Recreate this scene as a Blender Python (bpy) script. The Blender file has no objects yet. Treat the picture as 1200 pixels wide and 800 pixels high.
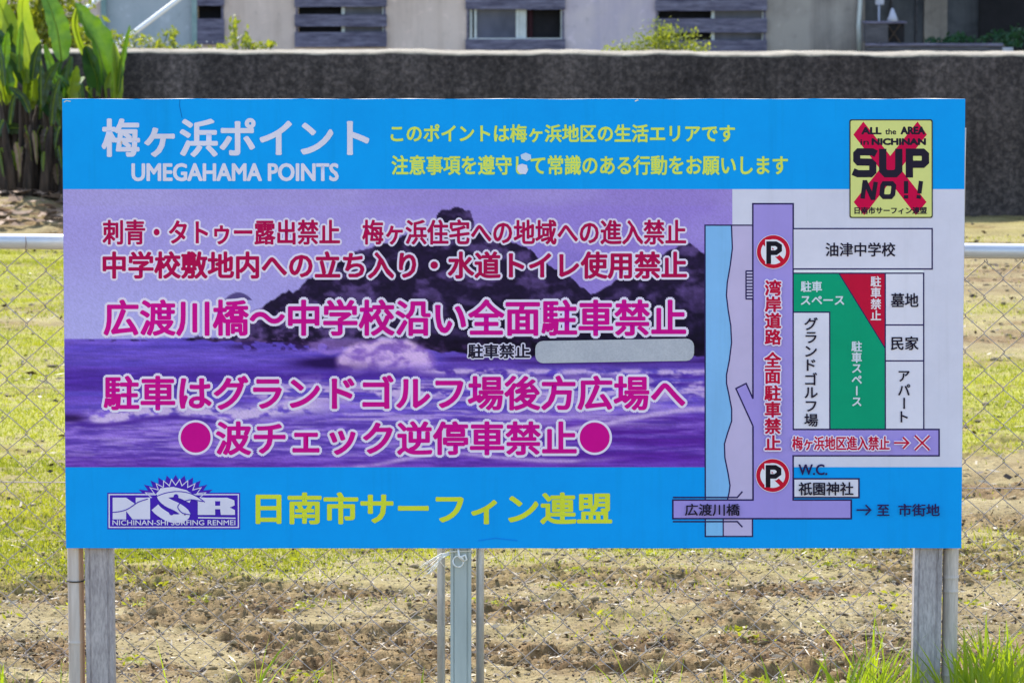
import bpy, math, random
import numpy as np
from mathutils import Vector
random.seed(7)
RNG = np.random.default_rng(11)
sc = bpy.context.scene
COL = sc.collection
R = math.radians

# ------------------------------------------------------------------ camera
CAM_Z, CAM_D, F_PX = 1.6, 9.0, 5211.0
PITCH = math.atan(446.0 / F_PX)
cam = bpy.data.cameras.new('camera')
cam.sensor_width = 36.0
cam.lens = F_PX / 1200.0 * 36.0
cam.clip_start = 0.1
cam.clip_end = 3000
cam.dof.use_dof = True
cam.dof.focus_distance = CAM_D
cam.dof.aperture_fstop = 22.0
camo = bpy.data.objects.new('camera', cam)
camo.location = (0, -CAM_D, CAM_Z)
camo.rotation_euler = (math.pi / 2 - PITCH, 0, 0)
COL.objects.link(camo)
sc.camera = camo

# ------------------------------------------------------------------ daylight
SUN_EL, SUN_AZ = R(52), R(-30)          # behind the sea wall, a little to the left
world = bpy.data.worlds.new('World')
sc.world = world
world.use_nodes = True
wn = world.node_tree
sky = wn.nodes.new('ShaderNodeTexSky')
sky.sky_type = 'NISHITA'
sky.sun_disc = False
sky.sun_elevation = SUN_EL
sky.sun_rotation = SUN_AZ
sky.air_density = 1.0
sky.dust_density = 1.2
wn.links.new(sky.outputs[0], wn.nodes['Background'].inputs[0])
wn.nodes['Background'].inputs[1].default_value = 0.15
sun = bpy.data.lights.new('sun', 'SUN')
sun.energy = 2.6
sun.angle = R(0.5)
sun.color = (1.0, 0.95, 0.87)
suno = bpy.data.objects.new('sun', sun)
sd = Vector((math.sin(SUN_AZ) * math.cos(SUN_EL), math.cos(SUN_AZ) * math.cos(SUN_EL), math.sin(SUN_EL)))
suno.rotation_euler = sd.to_track_quat('Z', 'Y').to_euler()
suno.location = sd * 50
COL.objects.link(suno)
sc.view_settings.view_transform = 'Standard'
sc.view_settings.look = 'None'
sc.view_settings.gamma = 1.0
sc.view_settings.exposure = 1.45
sc.cycles.max_bounces = 8

# ------------------------------------------------------------------ helpers
def at(px, py, Y):
    """point of the plane y=Y seen at pixel px,py of the 1200x800 photograph"""
    a = (px - 600.0) / F_PX
    b = (400.0 - py) / F_PX
    c, s = math.cos(PITCH), math.sin(PITCH)
    d = Vector((a, c + b * s, -s + b * c))
    t = (Y + CAM_D) / d.y
    return Vector((d.x * t, Y, CAM_Z + d.z * t))

def tag(o, label=None, cat=None, group=None, kind=None):
    if label: o['label'] = label
    if cat: o['category'] = cat
    if group: o['group'] = group
    if kind: o['kind'] = kind
    return o

def empty(name, loc=(0, 0, 0), rz=0.0):
    o = bpy.data.objects.new(name, None)
    o.location = loc
    o.rotation_euler = (0, 0, rz)
    COL.objects.link(o)
    return o

def link(name, me, mats, parent=None):
    o = bpy.data.objects.new(name, me)
    for m in (mats if isinstance(mats, (list, tuple)) else [mats]):
        me.materials.append(m)
    COL.objects.link(o)
    if parent is not None:
        o.parent = parent
    return o

def np_mesh(name, V, F, mi=None, smooth=False):
    """V (n,3), F (m,k) equal sized faces"""
    V = np.asarray(V, dtype=np.float32); F = np.asarray(F, dtype=np.int32)
    me = bpy.data.meshes.new(name)
    me.vertices.add(len(V)); me.vertices.foreach_set('co', V.ravel())
    m, k = F.shape
    me.loops.add(m * k); me.loops.foreach_set('vertex_index', F.ravel())
    me.polygons.add(m)
    me.polygons.foreach_set('loop_start', np.arange(0, m * k, k, dtype=np.int32))
    me.polygons.foreach_set('loop_total', np.full(m, k, dtype=np.int32))
    if mi is not None: me.polygons.foreach_set('material_index', np.asarray(mi, dtype=np.int32))
    if smooth: me.polygons.foreach_set('use_smooth', np.ones(m, dtype=bool))
    me.update(calc_edges=True)
    return me

class MB:
    """collects faces, builds ONE mesh object"""
    def __init__(self): self.v = []; self.f = []; self.m = []
    def add(self, vs, fs, m=0):
        n = len(self.v); self.v += [tuple(p) for p in vs]
        self.f += [tuple(i + n for i in f) for f in fs]; self.m += [m] * len(fs)
        return self
    def box(self, a, b, m=0, jit=0.0):
        x0, y0, z0 = a; x1, y1, z1 = b
        vs = [(x, y, z) for x in (x0, x1) for y in (y0, y1) for z in (z0, z1)]
        if jit: vs = [tuple(c + random.uniform(-jit, jit) for c in p) for p in vs]
        return self.add(vs, [(0, 1, 3, 2), (4, 6, 7, 5), (0, 4, 5, 1), (2, 3, 7, 6), (0, 2, 6, 4), (1, 5, 7, 3)], m)
    def prism(self, prof, axis_pts, m=0):
        """profile [(x,y)] extruded from z0 to z1 (axis_pts = list of (dx,dy,z))"""
        n = len(prof); vs = []
        for dx, dy, z in axis_pts: vs += [(x + dx, y + dy, z) for x, y in prof]
        fs = []
        for k in range(len(axis_pts) - 1):
            for i in range(n):
                j = (i + 1) % n
                fs.append((k * n + i, k * n + j, (k + 1) * n + j, (k + 1) * n + i))
        fs.append(tuple(range(n))[::-1]); fs.append(tuple(range((len(axis_pts) - 1) * n, len(axis_pts) * n)))
        return self.add(vs, fs, m)
    def tube(self, pts, rad, sides=6, m=0, cap=True):
        pts = [Vector(p) for p in pts]; n = len(pts)
        if not isinstance(rad, (list, tuple)): rad = [rad] * n
        vs = []; ref = None
        for i, p in enumerate(pts):
            t = (pts[min(i + 1, n - 1)] - pts[max(i - 1, 0)]).normalized()
            if ref is None:
                ref = Vector((0, 1, 0)) if abs(t.y) < 0.9 else Vector((1, 0, 0))
            u = (ref - t * ref.dot(t)).normalized(); w = t.cross(u); ref = u
            for s in range(sides):
                a = 2 * math.pi * s / sides
                vs.append(p + (u * math.cos(a) + w * math.sin(a)) * rad[i])
        fs = []
        for i in range(n - 1):
            for s in range(sides):
                s2 = (s + 1) % sides
                fs.append((i * sides + s, i * sides + s2, (i + 1) * sides + s2, (i + 1) * sides + s))
        if cap:
            fs.append(tuple(range(sides))[::-1]); fs.append(tuple(range((n - 1) * sides, n * sides)))
        return self.add(vs, fs, m)
    def build(self, name, mats, parent=None, smooth=False):
        me = bpy.data.meshes.new(name)
        me.from_pydata(self.v, [], self.f); me.update()
        me.polygons.foreach_set('material_index', self.m)
        if smooth: me.polygons.foreach_set('use_smooth', [True] * len(self.f))
        return link(name, me, mats, parent)

def bevel(o, w, seg=2):
    b = o.modifiers.new('bevel', 'BEVEL'); b.width = w; b.segments = seg; b.limit_method = 'ANGLE'
    return o

# numpy value noise
def _h(ix, iy, s):
    n = (ix.astype(np.int64) * 374761393 + iy.astype(np.int64) * 668265263 + s * 1442695041) & 0x7fffffff
    n = ((n ^ (n >> 13)) * 1274126177) & 0x7fffffff
    n = (n ^ (n >> 16)) & 0xffff
    return n / 65535.0
def vn(x, y, s=0):
    x = np.asarray(x, float); y = np.asarray(y, float)
    ix = np.floor(x); iy = np.floor(y); fx = x - ix; fy = y - iy
    fx = fx * fx * (3 - 2 * fx); fy = fy * fy * (3 - 2 * fy)
    a = _h(ix, iy, s); b = _h(ix + 1, iy, s); c = _h(ix, iy + 1, s); d = _h(ix + 1, iy + 1, s)
    return (a * (1 - fx) + b * fx) * (1 - fy) + (c * (1 - fx) + d * fx) * fy
def fbm(x, y, s=0, o=4, g=0.5):
    t = 0; a = 1; w = 0
    for k in range(o):
        t = t + a * vn(x * 2 ** k + 17.3 * k, y * 2 ** k - 9.1 * k, s + k); w += a; a *= g
    return t / w
def sm(a, b, x):
    t = np.clip((np.asarray(x, float) - a) / (b - a), 0, 1); return t * t * (3 - 2 * t)

# ------------------------------------------------------------------ materials
def s2l(c): c = c / 255.0; return c / 12.92 if c <= 0.04045 else ((c + 0.055) / 1.055) ** 2.4
def base_mat(name, rough=0.6, metal=0.0, spec=0.5):
    m = bpy.data.materials.new(name); m.use_nodes = True
    b = m.node_tree.nodes['Principled BSDF']
    b.inputs['Roughness'].default_value = rough; b.inputs['Metallic'].default_value = metal
    b.inputs['Specular IOR Level'].default_value = spec
    return m, m.node_tree, b
def ramp(nt, fac, stops):
    r = nt.nodes.new('ShaderNodeValToRGB')
    e = r.color_ramp.elements
    while len(e) < len(stops): e.new(0.5)
    for i, (p, c) in enumerate(stops): e[i].position = p; e[i].color = (*c, 1) if len(c) == 3 else c
    nt.links.new(fac, r.inputs[0]); return r.outputs[0]
def noise(nt, scale, detail=4, rough=0.6, vec=None, dist=0.0):
    n = nt.nodes.new('ShaderNodeTexNoise')
    n.inputs['Scale'].default_value = scale; n.inputs['Detail'].default_value = detail
    n.inputs['Roughness'].default_value = rough; n.inputs['Distortion'].default_value = dist
    if vec is not None: nt.links.new(vec, n.inputs['Vector'])
    return n.outputs['Fac']
def coords(nt, scale=(1, 1, 1)):
    t = nt.nodes.new('ShaderNodeTexCoord'); mp = nt.nodes.new('ShaderNodeMapping')
    mp.inputs['Scale'].default_value = scale
    nt.links.new(t.outputs['Object'], mp.inputs[0]); return mp.outputs[0]
def mixc(nt, fac, a, b, mode='MIX'):
    n = nt.nodes.new('ShaderNodeMix'); n.data_type = 'RGBA'; n.blend_type = mode
    if isinstance(fac, float): n.inputs[0].default_value = fac
    else: nt.links.new(fac, n.inputs[0])
    for i, v in ((6, a), (7, b)):
        if isinstance(v, tuple): n.inputs[i].default_value = (*v, 1)
        else: nt.links.new(v, n.inputs[i])
    return n.outputs[2]
def bump(nt, b, h, strength=0.3, dist=0.01):
    n = nt.nodes.new('ShaderNodeBump'); n.inputs['Strength'].default_value = strength
    n.inputs['Distance'].default_value = dist
    nt.links.new(h, n.inputs['Height']); nt.links.new(n.outputs[0], b.inputs['Normal'])
def mottled(name, c1, c2, scale=8, rough=0.7, stretch=(1, 1, 1), bmp=0.3, bdist=0.005, metal=0.0, lo=0.35, hi=0.65, spec=0.4, fine=None, fine_amt=0.35):
    m, nt, b = base_mat(name, rough, metal, spec)
    v = coords(nt, stretch); n = noise(nt, scale, 6, 0.65, v)
    c = ramp(nt, n, [(lo, c1), (hi, c2)])
    if fine:
        n2 = noise(nt, fine, 3, 0.7, v)
        g = ramp(nt, n2, [(0.35, (0.35, 0.35, 0.35)), (0.65, (1.0, 1.0, 1.0))])
        c = mixc(nt, fine_amt, c, g, 'MULTIPLY'); n = n2
    nt.links.new(c, b.inputs['Base Color'])
    if bmp: bump(nt, b, n, bmp, bdist)
    return m

# printed inks: albedo from the colour the print shows in even light
INK_L = (0.745, 0.80, 0.876)
def ink_rgb(r, g, b): return tuple(min(0.9, s2l(c) / l) for c, l in zip((r, g, b), INK_L))
_inks = {}
def ink(r, g, b):
    k = (r, g, b)
    if k not in _inks:
        c = ink_rgb(*k)
        m, nt, bs = base_mat('printed_ink', 0.55, 0, 0.12)
        v = coords(nt); n = noise(nt, 9, 5, 0.7, v)
        lo = tuple(x * 0.95 for x in c); hi = tuple(min(0.9, x * 1.03) for x in c)
        cc = ramp(nt, n, [(0.35, lo), (0.65, hi)])
        w_ = noise(nt, 1.4, 4, 0.6, v); sv = noise(nt, 2.0, 4, 0.7, coords(nt, (9, 1, 0.5)))
        cc = mixc(nt, 1.0, cc, ramp(nt, w_, [(0.35, (0.95, 0.95, 0.96)), (0.65, (1.04, 1.03, 1.02))]), 'MULTIPLY')
        cc = mixc(nt, 1.0, cc, ramp(nt, sv, [(0.30, (0.93, 0.93, 0.92)), (0.45, (1, 1, 1))]), 'MULTIPLY')
        nt.links.new(cc, bs.inputs['Base Color'])
        bump(nt, bs, noise(nt, 3.0, 2, 0.5, v), 0.25, 0.02)
        _inks[k] = m
    return _inks[k]

def leaf_mat(name, c1, c2, scale=3.0, trans=0.5, tr_mul=(1.5, 1.35, 0.5), rough=0.5, stretch=(1, 1, 1)):
    m = bpy.data.materials.new(name); m.use_nodes = True
    nt = m.node_tree; b = nt.nodes['Principled BSDF']; out = nt.nodes['Material Output']
    b.inputs['Roughness'].default_value = rough
    v = coords(nt, stretch); n = noise(nt, scale, 4, 0.7, v)
    c = ramp(nt, n, [(0.3, c1), (0.7, c2)])
    nt.links.new(c, b.inputs['Base Color'])
    t = nt.nodes.new('ShaderNodeBsdfTranslucent')
    nt.links.new(mixc(nt, 1.0, c, tr_mul, 'MULTIPLY'), t.inputs[0])
    mx = nt.nodes.new('ShaderNodeMixShader'); mx.inputs[0].default_value = trans
    nt.links.new(b.outputs[0], mx.inputs[1]); nt.links.new(t.outputs[0], mx.inputs[2])
    nt.links.new(mx.outputs[0], out.inputs[0])
    return m

# ground: soil + thin green, masks from a colour attribute
def ground_mat():
    m, nt, b = base_mat('field_soil', 0.95, 0, 0.15)
    v = coords(nt)
    at_ = nt.nodes.new('ShaderNodeAttribute'); at_.attribute_name = 'mask'
    sp = nt.nodes.new('ShaderNodeSeparateColor'); nt.links.new(at_.outputs['Color'], sp.inputs[0])
    n1 = noise(nt, 2.2, 6, 0.6, v); n2 = noise(nt, 60, 6, 0.85, v); n3 = noise(nt, 14, 5, 0.7, v)
    pale = ramp(nt, n1, [(0.35, (0.225, 0.178, 0.088)), (0.65, (0.335, 0.275, 0.142))])
    brown = ramp(nt, n3, [(0.3, (0.085, 0.050, 0.025)), (0.7, (0.30, 0.21, 0.105))])
    c = mixc(nt, sp.outputs[1], pale, brown)
    g = ramp(nt, n3, [(0.3, (0.25, 0.26, 0.035)), (0.7, (0.42, 0.43, 0.07))])
    c = mixc(nt, sp.outputs[0], c, g)
    gr = ramp(nt, n2, [(0.36, (0.22, 0.18, 0.15)), (0.47, (0.85, 0.82, 0.78)), (0.56, (1.05, 1.03, 1.0)), (0.68, (1.6, 1.6, 1.55))])
    c = mixc(nt, 0.75, c, gr, 'MULTIPLY')
    nt.links.new(c, b.inputs['Base Color'])
    n5 = noise(nt, 130, 3, 0.8, v)
    bump(nt, b, n5, 0.6, 0.008)
    return m

M = {}
M['ground'] = ground_mat()
M['grass'] = leaf_mat('lawn_blade', (0.17, 0.205, 0.014), (0.34, 0.35, 0.035), 1.6, 0.5, (1.5, 1.4, 0.7))
M['grass_tall'] = leaf_mat('tall_grass_blade', (0.16, 0.24, 0.015), (0.32, 0.37, 0.03), 6, 0.55, (1.5, 1.5, 0.5))
M['clod'] = mottled('soil_clod', (0.10, 0.070, 0.036), (0.34, 0.27, 0.155), 11, 0.95, bmp=0.6, bdist=0.004)
M['straw'] = leaf_mat('dry_straw', (0.36, 0.28, 0.18), (0.60, 0.52, 0.38), 9, 0.3, (1, 1, 1))
M['mould'] = leaf_mat('rotting_leaf', (0.015, 0.009, 0.005), (0.09, 0.05, 0.025), 9, 0.1, (1, 1, 1))
M['steel'] = mottled('galvanised_steel', (0.42, 0.40, 0.39), (0.60, 0.58, 0.56), 14, 0.45, (1, 1, 0.25), 0.15, 0.001, 0.55, fine=90, fine_amt=0.3)
M['steel_b'] = mottled('galvanised_steel_greenish', (0.40, 0.45, 0.43), (0.55, 0.60, 0.57), 10, 0.5, (1, 1, 0.2), 0.1, 0.001, 0.3)
M['rail'] = mottled('rail_steel', (0.50, 0.52, 0.56), (0.66, 0.68, 0.72), 20, 0.42, (0.3, 1, 1), 0.1, 0.001, 0.4)
M['wire'] = mottled('fence_wire_zinc', (0.30, 0.245, 0.22), (0.48, 0.41, 0.38), 30, 0.5, metal=0.4, bmp=0)
M['chan'] = mottled('weathered_channel_steel', (0.38, 0.335, 0.34), (0.56, 0.505, 0.50), 6, 0.55, (4, 4, 0.9), 0.2, 0.002, 0.15, fine=60, fine_amt=0.55)
M['bamboo'] = mottled('weathered_bamboo', (0.46, 0.39, 0.33), (0.78, 0.68, 0.60), 7, 0.55, (4, 4, 0.4), 0.2, 0.002, fine=80, fine_amt=0.35)
M['bamboo_l'] = None
M['dark'] = mottled('black_tie_wire', (0.03, 0.025, 0.02), (0.07, 0.05, 0.04), 30, 0.6)
M['string'] = mottled('white_plastic_string', (0.8, 0.78, 0.7), (0.88, 0.87, 0.82), 60, 0.5)
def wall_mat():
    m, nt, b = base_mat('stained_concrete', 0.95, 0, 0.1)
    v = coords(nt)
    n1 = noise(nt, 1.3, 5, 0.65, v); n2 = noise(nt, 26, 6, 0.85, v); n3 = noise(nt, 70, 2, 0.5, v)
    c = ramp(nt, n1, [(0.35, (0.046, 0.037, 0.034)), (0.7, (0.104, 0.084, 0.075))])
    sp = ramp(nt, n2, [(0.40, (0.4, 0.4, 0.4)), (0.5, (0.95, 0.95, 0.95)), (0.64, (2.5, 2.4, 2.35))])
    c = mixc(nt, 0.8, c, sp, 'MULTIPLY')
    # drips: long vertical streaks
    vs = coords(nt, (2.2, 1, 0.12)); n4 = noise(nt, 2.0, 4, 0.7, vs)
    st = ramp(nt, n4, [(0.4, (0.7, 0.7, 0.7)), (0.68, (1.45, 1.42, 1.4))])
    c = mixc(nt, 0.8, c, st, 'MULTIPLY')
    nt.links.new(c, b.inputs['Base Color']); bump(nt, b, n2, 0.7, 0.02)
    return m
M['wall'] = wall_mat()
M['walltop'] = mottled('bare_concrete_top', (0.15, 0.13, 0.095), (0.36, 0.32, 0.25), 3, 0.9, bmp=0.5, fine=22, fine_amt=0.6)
def render_mat(name, c1, c2, stain):
    m, nt, b = base_mat(name, 0.9, 0, 0.15)
    v = coords(nt); n1 = noise(nt, 1.6, 6, 0.6, v, 0.6); n2 = noise(nt, 7, 5, 0.7, v, 0.4)
    c = ramp(nt, n1, [(0.35, c1), (0.62, c2)])
    vs = coords(nt, (3, 1, 0.3)); n3 = noise(nt, 1.5, 5, 0.7, vs)
    s = ramp(nt, n3, [(0.38, stain), (0.55, (1, 1, 1))])
    c = mixc(nt, 0.7, c, s, 'MULTIPLY')
    p = ramp(nt, n2, [(0.32, (0.82, 0.82, 0.82)), (0.42, (1, 1, 1)), (0.58, (1, 1, 1)), (0.66, (1.22, 1.2, 1.22))])
    c = mixc(nt, 0.8, c, p, 'MULTIPLY')
    nt.links.new(c, b.inputs['Base Color']); bump(nt, b, n2, 0.25, 0.01)
    return m
M['render_grey'] = render_mat('grey_render', (0.64, 0.50, 0.42), (0.74, 0.58, 0.49), (0.82, 0.80, 0.78))
M['render_blue'] = render_mat('lavender_render', (0.56, 0.47, 0.52), (0.66, 0.55, 0.54), (0.85, 0.86, 0.92))
M['render_dark'] = render_mat('bare_cement', (0.26, 0.225, 0.20), (0.38, 0.33, 0.29), (0.6, 0.6, 0.62))
M['render_shed'] = render_mat('shed_panel_dark', (0.075, 0.078, 0.088), (0.14, 0.142, 0.155), (0.6, 0.6, 0.6))
M['panel_blue'] = render_mat('pale_blue_panel', (0.36, 0.41, 0.43), (0.43, 0.46, 0.48), (0.92, 0.94, 0.95))
M['plank'] = mottled('weathered_plank', (0.085, 0.075, 0.12), (0.24, 0.22, 0.30), 4, 0.8, (1, 1, 7), 0.4, 0.01, fine=14, fine_amt=0.5)
M['dim_white'] = mottled('lavender_grey_paint', (0.34, 0.34, 0.40), (0.46, 0.46, 0.52), 10, 0.6)  # white toned down to a lavender grey
M['green_post'] = mottled('grey_green_paint', (0.17, 0.27, 0.26), (0.26, 0.36, 0.35), 5, 0.6)
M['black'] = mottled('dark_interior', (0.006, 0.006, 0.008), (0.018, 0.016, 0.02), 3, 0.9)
M['curtain'] = mottled('dark_curtain', (0.03, 0.008, 0.012), (0.07, 0.02, 0.03), 3, 0.9, (6, 1, 1))
M['alu'] = mottled('window_aluminium', (0.42, 0.45, 0.46), (0.58, 0.6, 0.6), 10, 0.4, metal=0.3)
M['white_paint'] = mottled('white_paint', (0.72, 0.74, 0.76), (0.82, 0.83, 0.84), 10, 0.5)
M['crate'] = mottled('dark_crate_board', (0.045, 0.042, 0.05), (0.10, 0.095, 0.11), 5, 0.8, (1, 1, 5))
M['roof'] = mottled('grey_roof_tile', (0.08, 0.08, 0.09), (0.16, 0.16, 0.17), 6, 0.6)
def glass_mat():
    m, nt, b = base_mat('window_glass', 0.12, 0, 0.6)
    v = coords(nt, (2, 1, 1)); n = noise(nt, 1.5, 3, 0.6, v)
    nt.links.new(ramp(nt, n, [(0.3, (0.035, 0.05, 0.09)), (0.7, (0.12, 0.13, 0.19))]), b.inputs['Base Color'])
    return m
M['glass'] = glass_mat()
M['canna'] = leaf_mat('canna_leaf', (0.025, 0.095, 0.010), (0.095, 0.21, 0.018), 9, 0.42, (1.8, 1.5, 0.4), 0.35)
M['canna_dark'] = leaf_mat('canna_leaf_shaded', (0.012, 0.038, 0.012), (0.025, 0.07, 0.018), 5, 0.22, (1.4, 1.5, 0.5), 0.35)  # darker copy of the canna leaf: shade on the leaf put into the colour
M['canna_pale'] = leaf_mat('canna_leaf_sunlit', (0.14, 0.24, 0.015), (0.30, 0.38, 0.03), 5, 0.5, (1.4, 1.3, 0.4), 0.35)  # yellow copy of the canna leaf: sunlight painted in; midribs share it
M['stalk'] = mottled('dry_stalk', (0.014, 0.009, 0.007), (0.085, 0.055, 0.038), 5, 0.85, (6, 6, 0.7), 0.5, 0.01)
M['stalk_green'] = mottled('green_stalk', (0.06, 0.10, 0.02), (0.13, 0.17, 0.04), 6, 0.6)
M['dead_leaf'] = leaf_mat('dead_leaf', (0.16, 0.10, 0.06), (0.42, 0.29, 0.2), 6, 0.25, (1, 1, 1))
M['weed'] = leaf_mat('weed_leaf', (0.11, 0.17, 0.02), (0.26, 0.30, 0.04), 4, 0.5, (1.5, 1.3, 0.4))
M['weed_dark'] = leaf_mat('shade_plant_leaf', (0.012, 0.05, 0.02), (0.04, 0.12, 0.05), 4, 0.3, (1.2, 1.5, 0.6))
M['flower'] = mottled('pale_flower', (0.62, 0.52, 0.5), (0.78, 0.74, 0.74), 6, 0.7)

# ------------------------------------------------------------------ the field
def row_y(py): return 8338.0 / (py + 46.0) - CAM_D      # distance of a ground row behind the fence
def green_mask(x, y):
    n = fbm(x * 1.1, y * 0.8, 3, 4) - 0.5
    left = sm(0.15, -1.1, x)                                # how far towards the left side
    g = np.zeros_like(x)
    # far lawn, cut by a strip of bare soil; the right half starts nearer
    gl = sm(16.6, 15.2, y) * sm(4.3, 5.4, y) * (1 - 0.8 * np.exp(-((y - 10.7) / 0.42) ** 2))
    gr = sm(9.6, 8.2, y) * sm(5.2, 5.9, y) + 0.35 * np.exp(-((y - 11.2) / 0.9) ** 2) + 0.3 * sm(14.5, 16.5, y)
    g = gl * left + gr * (1 - left)
    near = (np.exp(-((y - 3.15) / 0.62) ** 2) * (0.42 + 0.58 * left) + 0.45 * left * np.exp(-((y - 4.3) / 0.6) ** 2))
    g = g + near * (0.55 + 1.0 * (fbm(x * 2.5, y * 2.0, 9, 3)))
    g = g + n * 0.9 * (0.25 + g)
    g = g * (0.45 + 1.1 * fbm(x * 5, y * 4, 21, 4)) * (1 - 0.55 * sm(0.56, 0.66, fbm(x * 9, y * 9, 23, 3)))
    return np.clip(g, 0, 1)
def rough_mask(x, y):
    n = fbm(x * 0.9, y * 1.2, 31, 4)
    r = 0.25 + 0.9 * np.exp(-((y - 1.0) / 1.1) ** 2) * sm(0.35, 0.6, n + 0.12)
    r = r + 0.75 * np.exp(-((y - 2.6) / 0.5) ** 2) * sm(0.42, 0.6, n) + 0.8 * np.exp(-((y - 4.7) / 0.8) ** 2) * sm(0.35, 0.55, n)
    r = r + 0.5 * sm(9.0, 12.0, y) * sm(0.45, 0.6, n)
    return np.clip(r, 0, 1.2)
def crumble(x, y):
    n = fbm(x * 2.6, y * 3.2, 141, 4)
    band = 0.10 * np.exp(-((y - 0.9) / 0.9) ** 2) + 0.06 * np.exp(-((y - 2.55) / 0.35) ** 2) + 0.05 * np.exp(-((y - 4.6) / 0.8) ** 2) - 0.05 * np.exp(-((y - 1.9) / 0.25) ** 2)
    return sm(0.50, 0.60, n + band)
def height(x, y):
    g = green_mask(x, y); r = rough_mask(x, y)
    fade = sm(60, 20, np.abs(x)) * sm(80, 22, np.abs(y))
    h = (fbm(x * 0.8, y * 0.8, 5, 3) - 0.5) * 0.07
    c = fbm(x * 9, y * 9, 12, 3)
    rid = 1 - np.abs(2 * fbm(x * 16, y * 14, 44, 3) - 1)
    h = h + r * (0.010 * sm(0.5, 0.75, c) - 0.016 * sm(0.62, 0.8, fbm(x * 7, y * 10, 39, 2)) + 0.010 * (rid - 0.7)) * (1 - 0.7 * g)
    cm = crumble(x, y) * (1 - 0.75 * g) * (sm(12, 5, y) * 0.6 + 0.4)
    bil = lambda k, s_: np.abs(2 * vn(x * k + 1.3 * vn(x * 9, y * 9, s_ + 5), y * k, s_) - 1)
    h = h + cm * (0.005 * bil(19, 101) + 0.011 * bil(41, 103) + 0.014 * bil(70, 107) - 0.010)
    h = h - 0.045 * sm(0.72, 0.80, vn(x * 6.5, y * 14, 131)) * cm - 0.02 * sm(0.66, 0.74, vn(x * 16, y * 26, 133)) * cm
    h = h + 0.006 * (fbm(x * 40, y * 40, 61, 2) - 0.5) * (0.5 + r)
    # raised planting bed against the left end of the wall
    bed = sm(-2.35, -2.9, x) * sm(17.2, 18.2, y) * sm(21, 19.0, y)
    h = h * fade + bed * (0.13 + 0.05 * fbm(x * 4, y * 4, 77, 3))
    return h
def lines(spec):
    out = [spec[0][0]]
    for a, b, st in spec:
        n = max(1, int(round((b - a) / st))); out += [a + (b - a) * (i + 1) / n for i in range(n)]
    return np.array(out)
gx = lines([(-900, -100, 160), (-100, -12, 11), (-12, -5, 0.5), (-5, -2.1, 0.045), (-2.1, 2.1, 0.0072), (2.1, 5, 0.045), (5, 12, 0.5), (12, 100, 11), (100, 900, 160)])
gy = lines([(-60, -9, 6), (-9, -0.6, 0.15), (-0.6, 3.4, 0.0105), (3.4, 8, 0.02), (8, 19.2, 0.045), (19.2, 24, 0.4), (24, 80, 4), (80, 1500, 140)])
GX, GY = np.meshgrid(gx, gy)
GZ = height(GX, GY)
nx, ny = len(gx), len(gy)
idx = np.arange(nx * ny).reshape(ny, nx)
Fq = np.stack([idx[:-1, :-1], idx[:-1, 1:], idx[1:, 1:], idx[1:, :-1]], -1).reshape(-1, 4)
me = np_mesh('ground', np.stack([GX, GY, GZ], -1).reshape(-1, 3), Fq, smooth=True)
ca = me.color_attributes.new('mask', 'FLOAT_COLOR', 'POINT')
gm = green_mask(GX, GY); rm = np.clip(0.75 * crumble(GX, GY) + 0.5 * rough_mask(GX, GY) * sm(0.4, 0.65, fbm(GX * 5, GY * 5, 91, 3)), 0, 1)
ca.data.foreach_set('color', np.stack([gm * 0.75, np.clip(rm, 0, 1), gm, gm * 0 + 1], -1).astype(np.float32).ravel())
tag(link('ground', me, M['ground']), kind='structure')

def scatter(n, x0, x1, y0, y1, dens):
    x = RNG.uniform(x0, x1, n); y = RNG.uniform(y0, y1, n)
    k = RNG.random(n) < dens(x, y); return x[k], y[k]
# short lawn: three-cornered blades
def lawn(name, x, y, hmin, hmax, w, mat, label):
    n = len(x); z = height(x, y) - 0.003
    a = RNG.uniform(0, 2 * np.pi, n); h = RNG.uniform(hmin, hmax, n) * (0.6 + 0.8 * vn(x * 3, y * 3, 8))
    la = RNG.uniform(0, 2 * np.pi, n); ll = RNG.uniform(0.1, 0.9, n) * h
    dx = np.cos(a) * w * 0.5; dy = np.sin(a) * w * 0.5
    V = np.empty((n, 3, 3))
    V[:, 0] = np.stack([x - dx, y - dy, z], -1); V[:, 1] = np.stack([x + dx, y + dy, z], -1)
    V[:, 2] = np.stack([x + np.cos(la) * ll, y + np.sin(la) * ll, z + h], -1)
    me = np_mesh(name, V.reshape(-1, 3), np.arange(3 * n).reshape(-1, 3))
    return tag(link(name, me, mat), label, 'grass', kind='stuff')
gd = lambda x, y: (np.clip(green_mask(x, y) - 0.10, 0, 1) ** 1.1 + 0.05 * sm(0.5, 0.6, fbm(x * 3, y * 3, 161, 3))) * (0.4 + 0.6 * (np.abs(x) > 0.2 + 0.0 * y))
xs, ys = [], []
for (n, a, b, c, d) in ((330000, -1.9, 1.9, 1.4, 5.4), (420000, -3.2, 3.2, 5.4, 16.8), (50000, -6, 6, 5.0, 17.0)):
    x, y = scatter(n, a, b, c, d, gd); xs.append(x); ys.append(y)
lawn('lawn_grass', np.concatenate(xs), np.concatenate(ys), 0.006, 0.020, 0.006, M['grass'], 'short yellow green grass growing in patches across the bare field')
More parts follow.
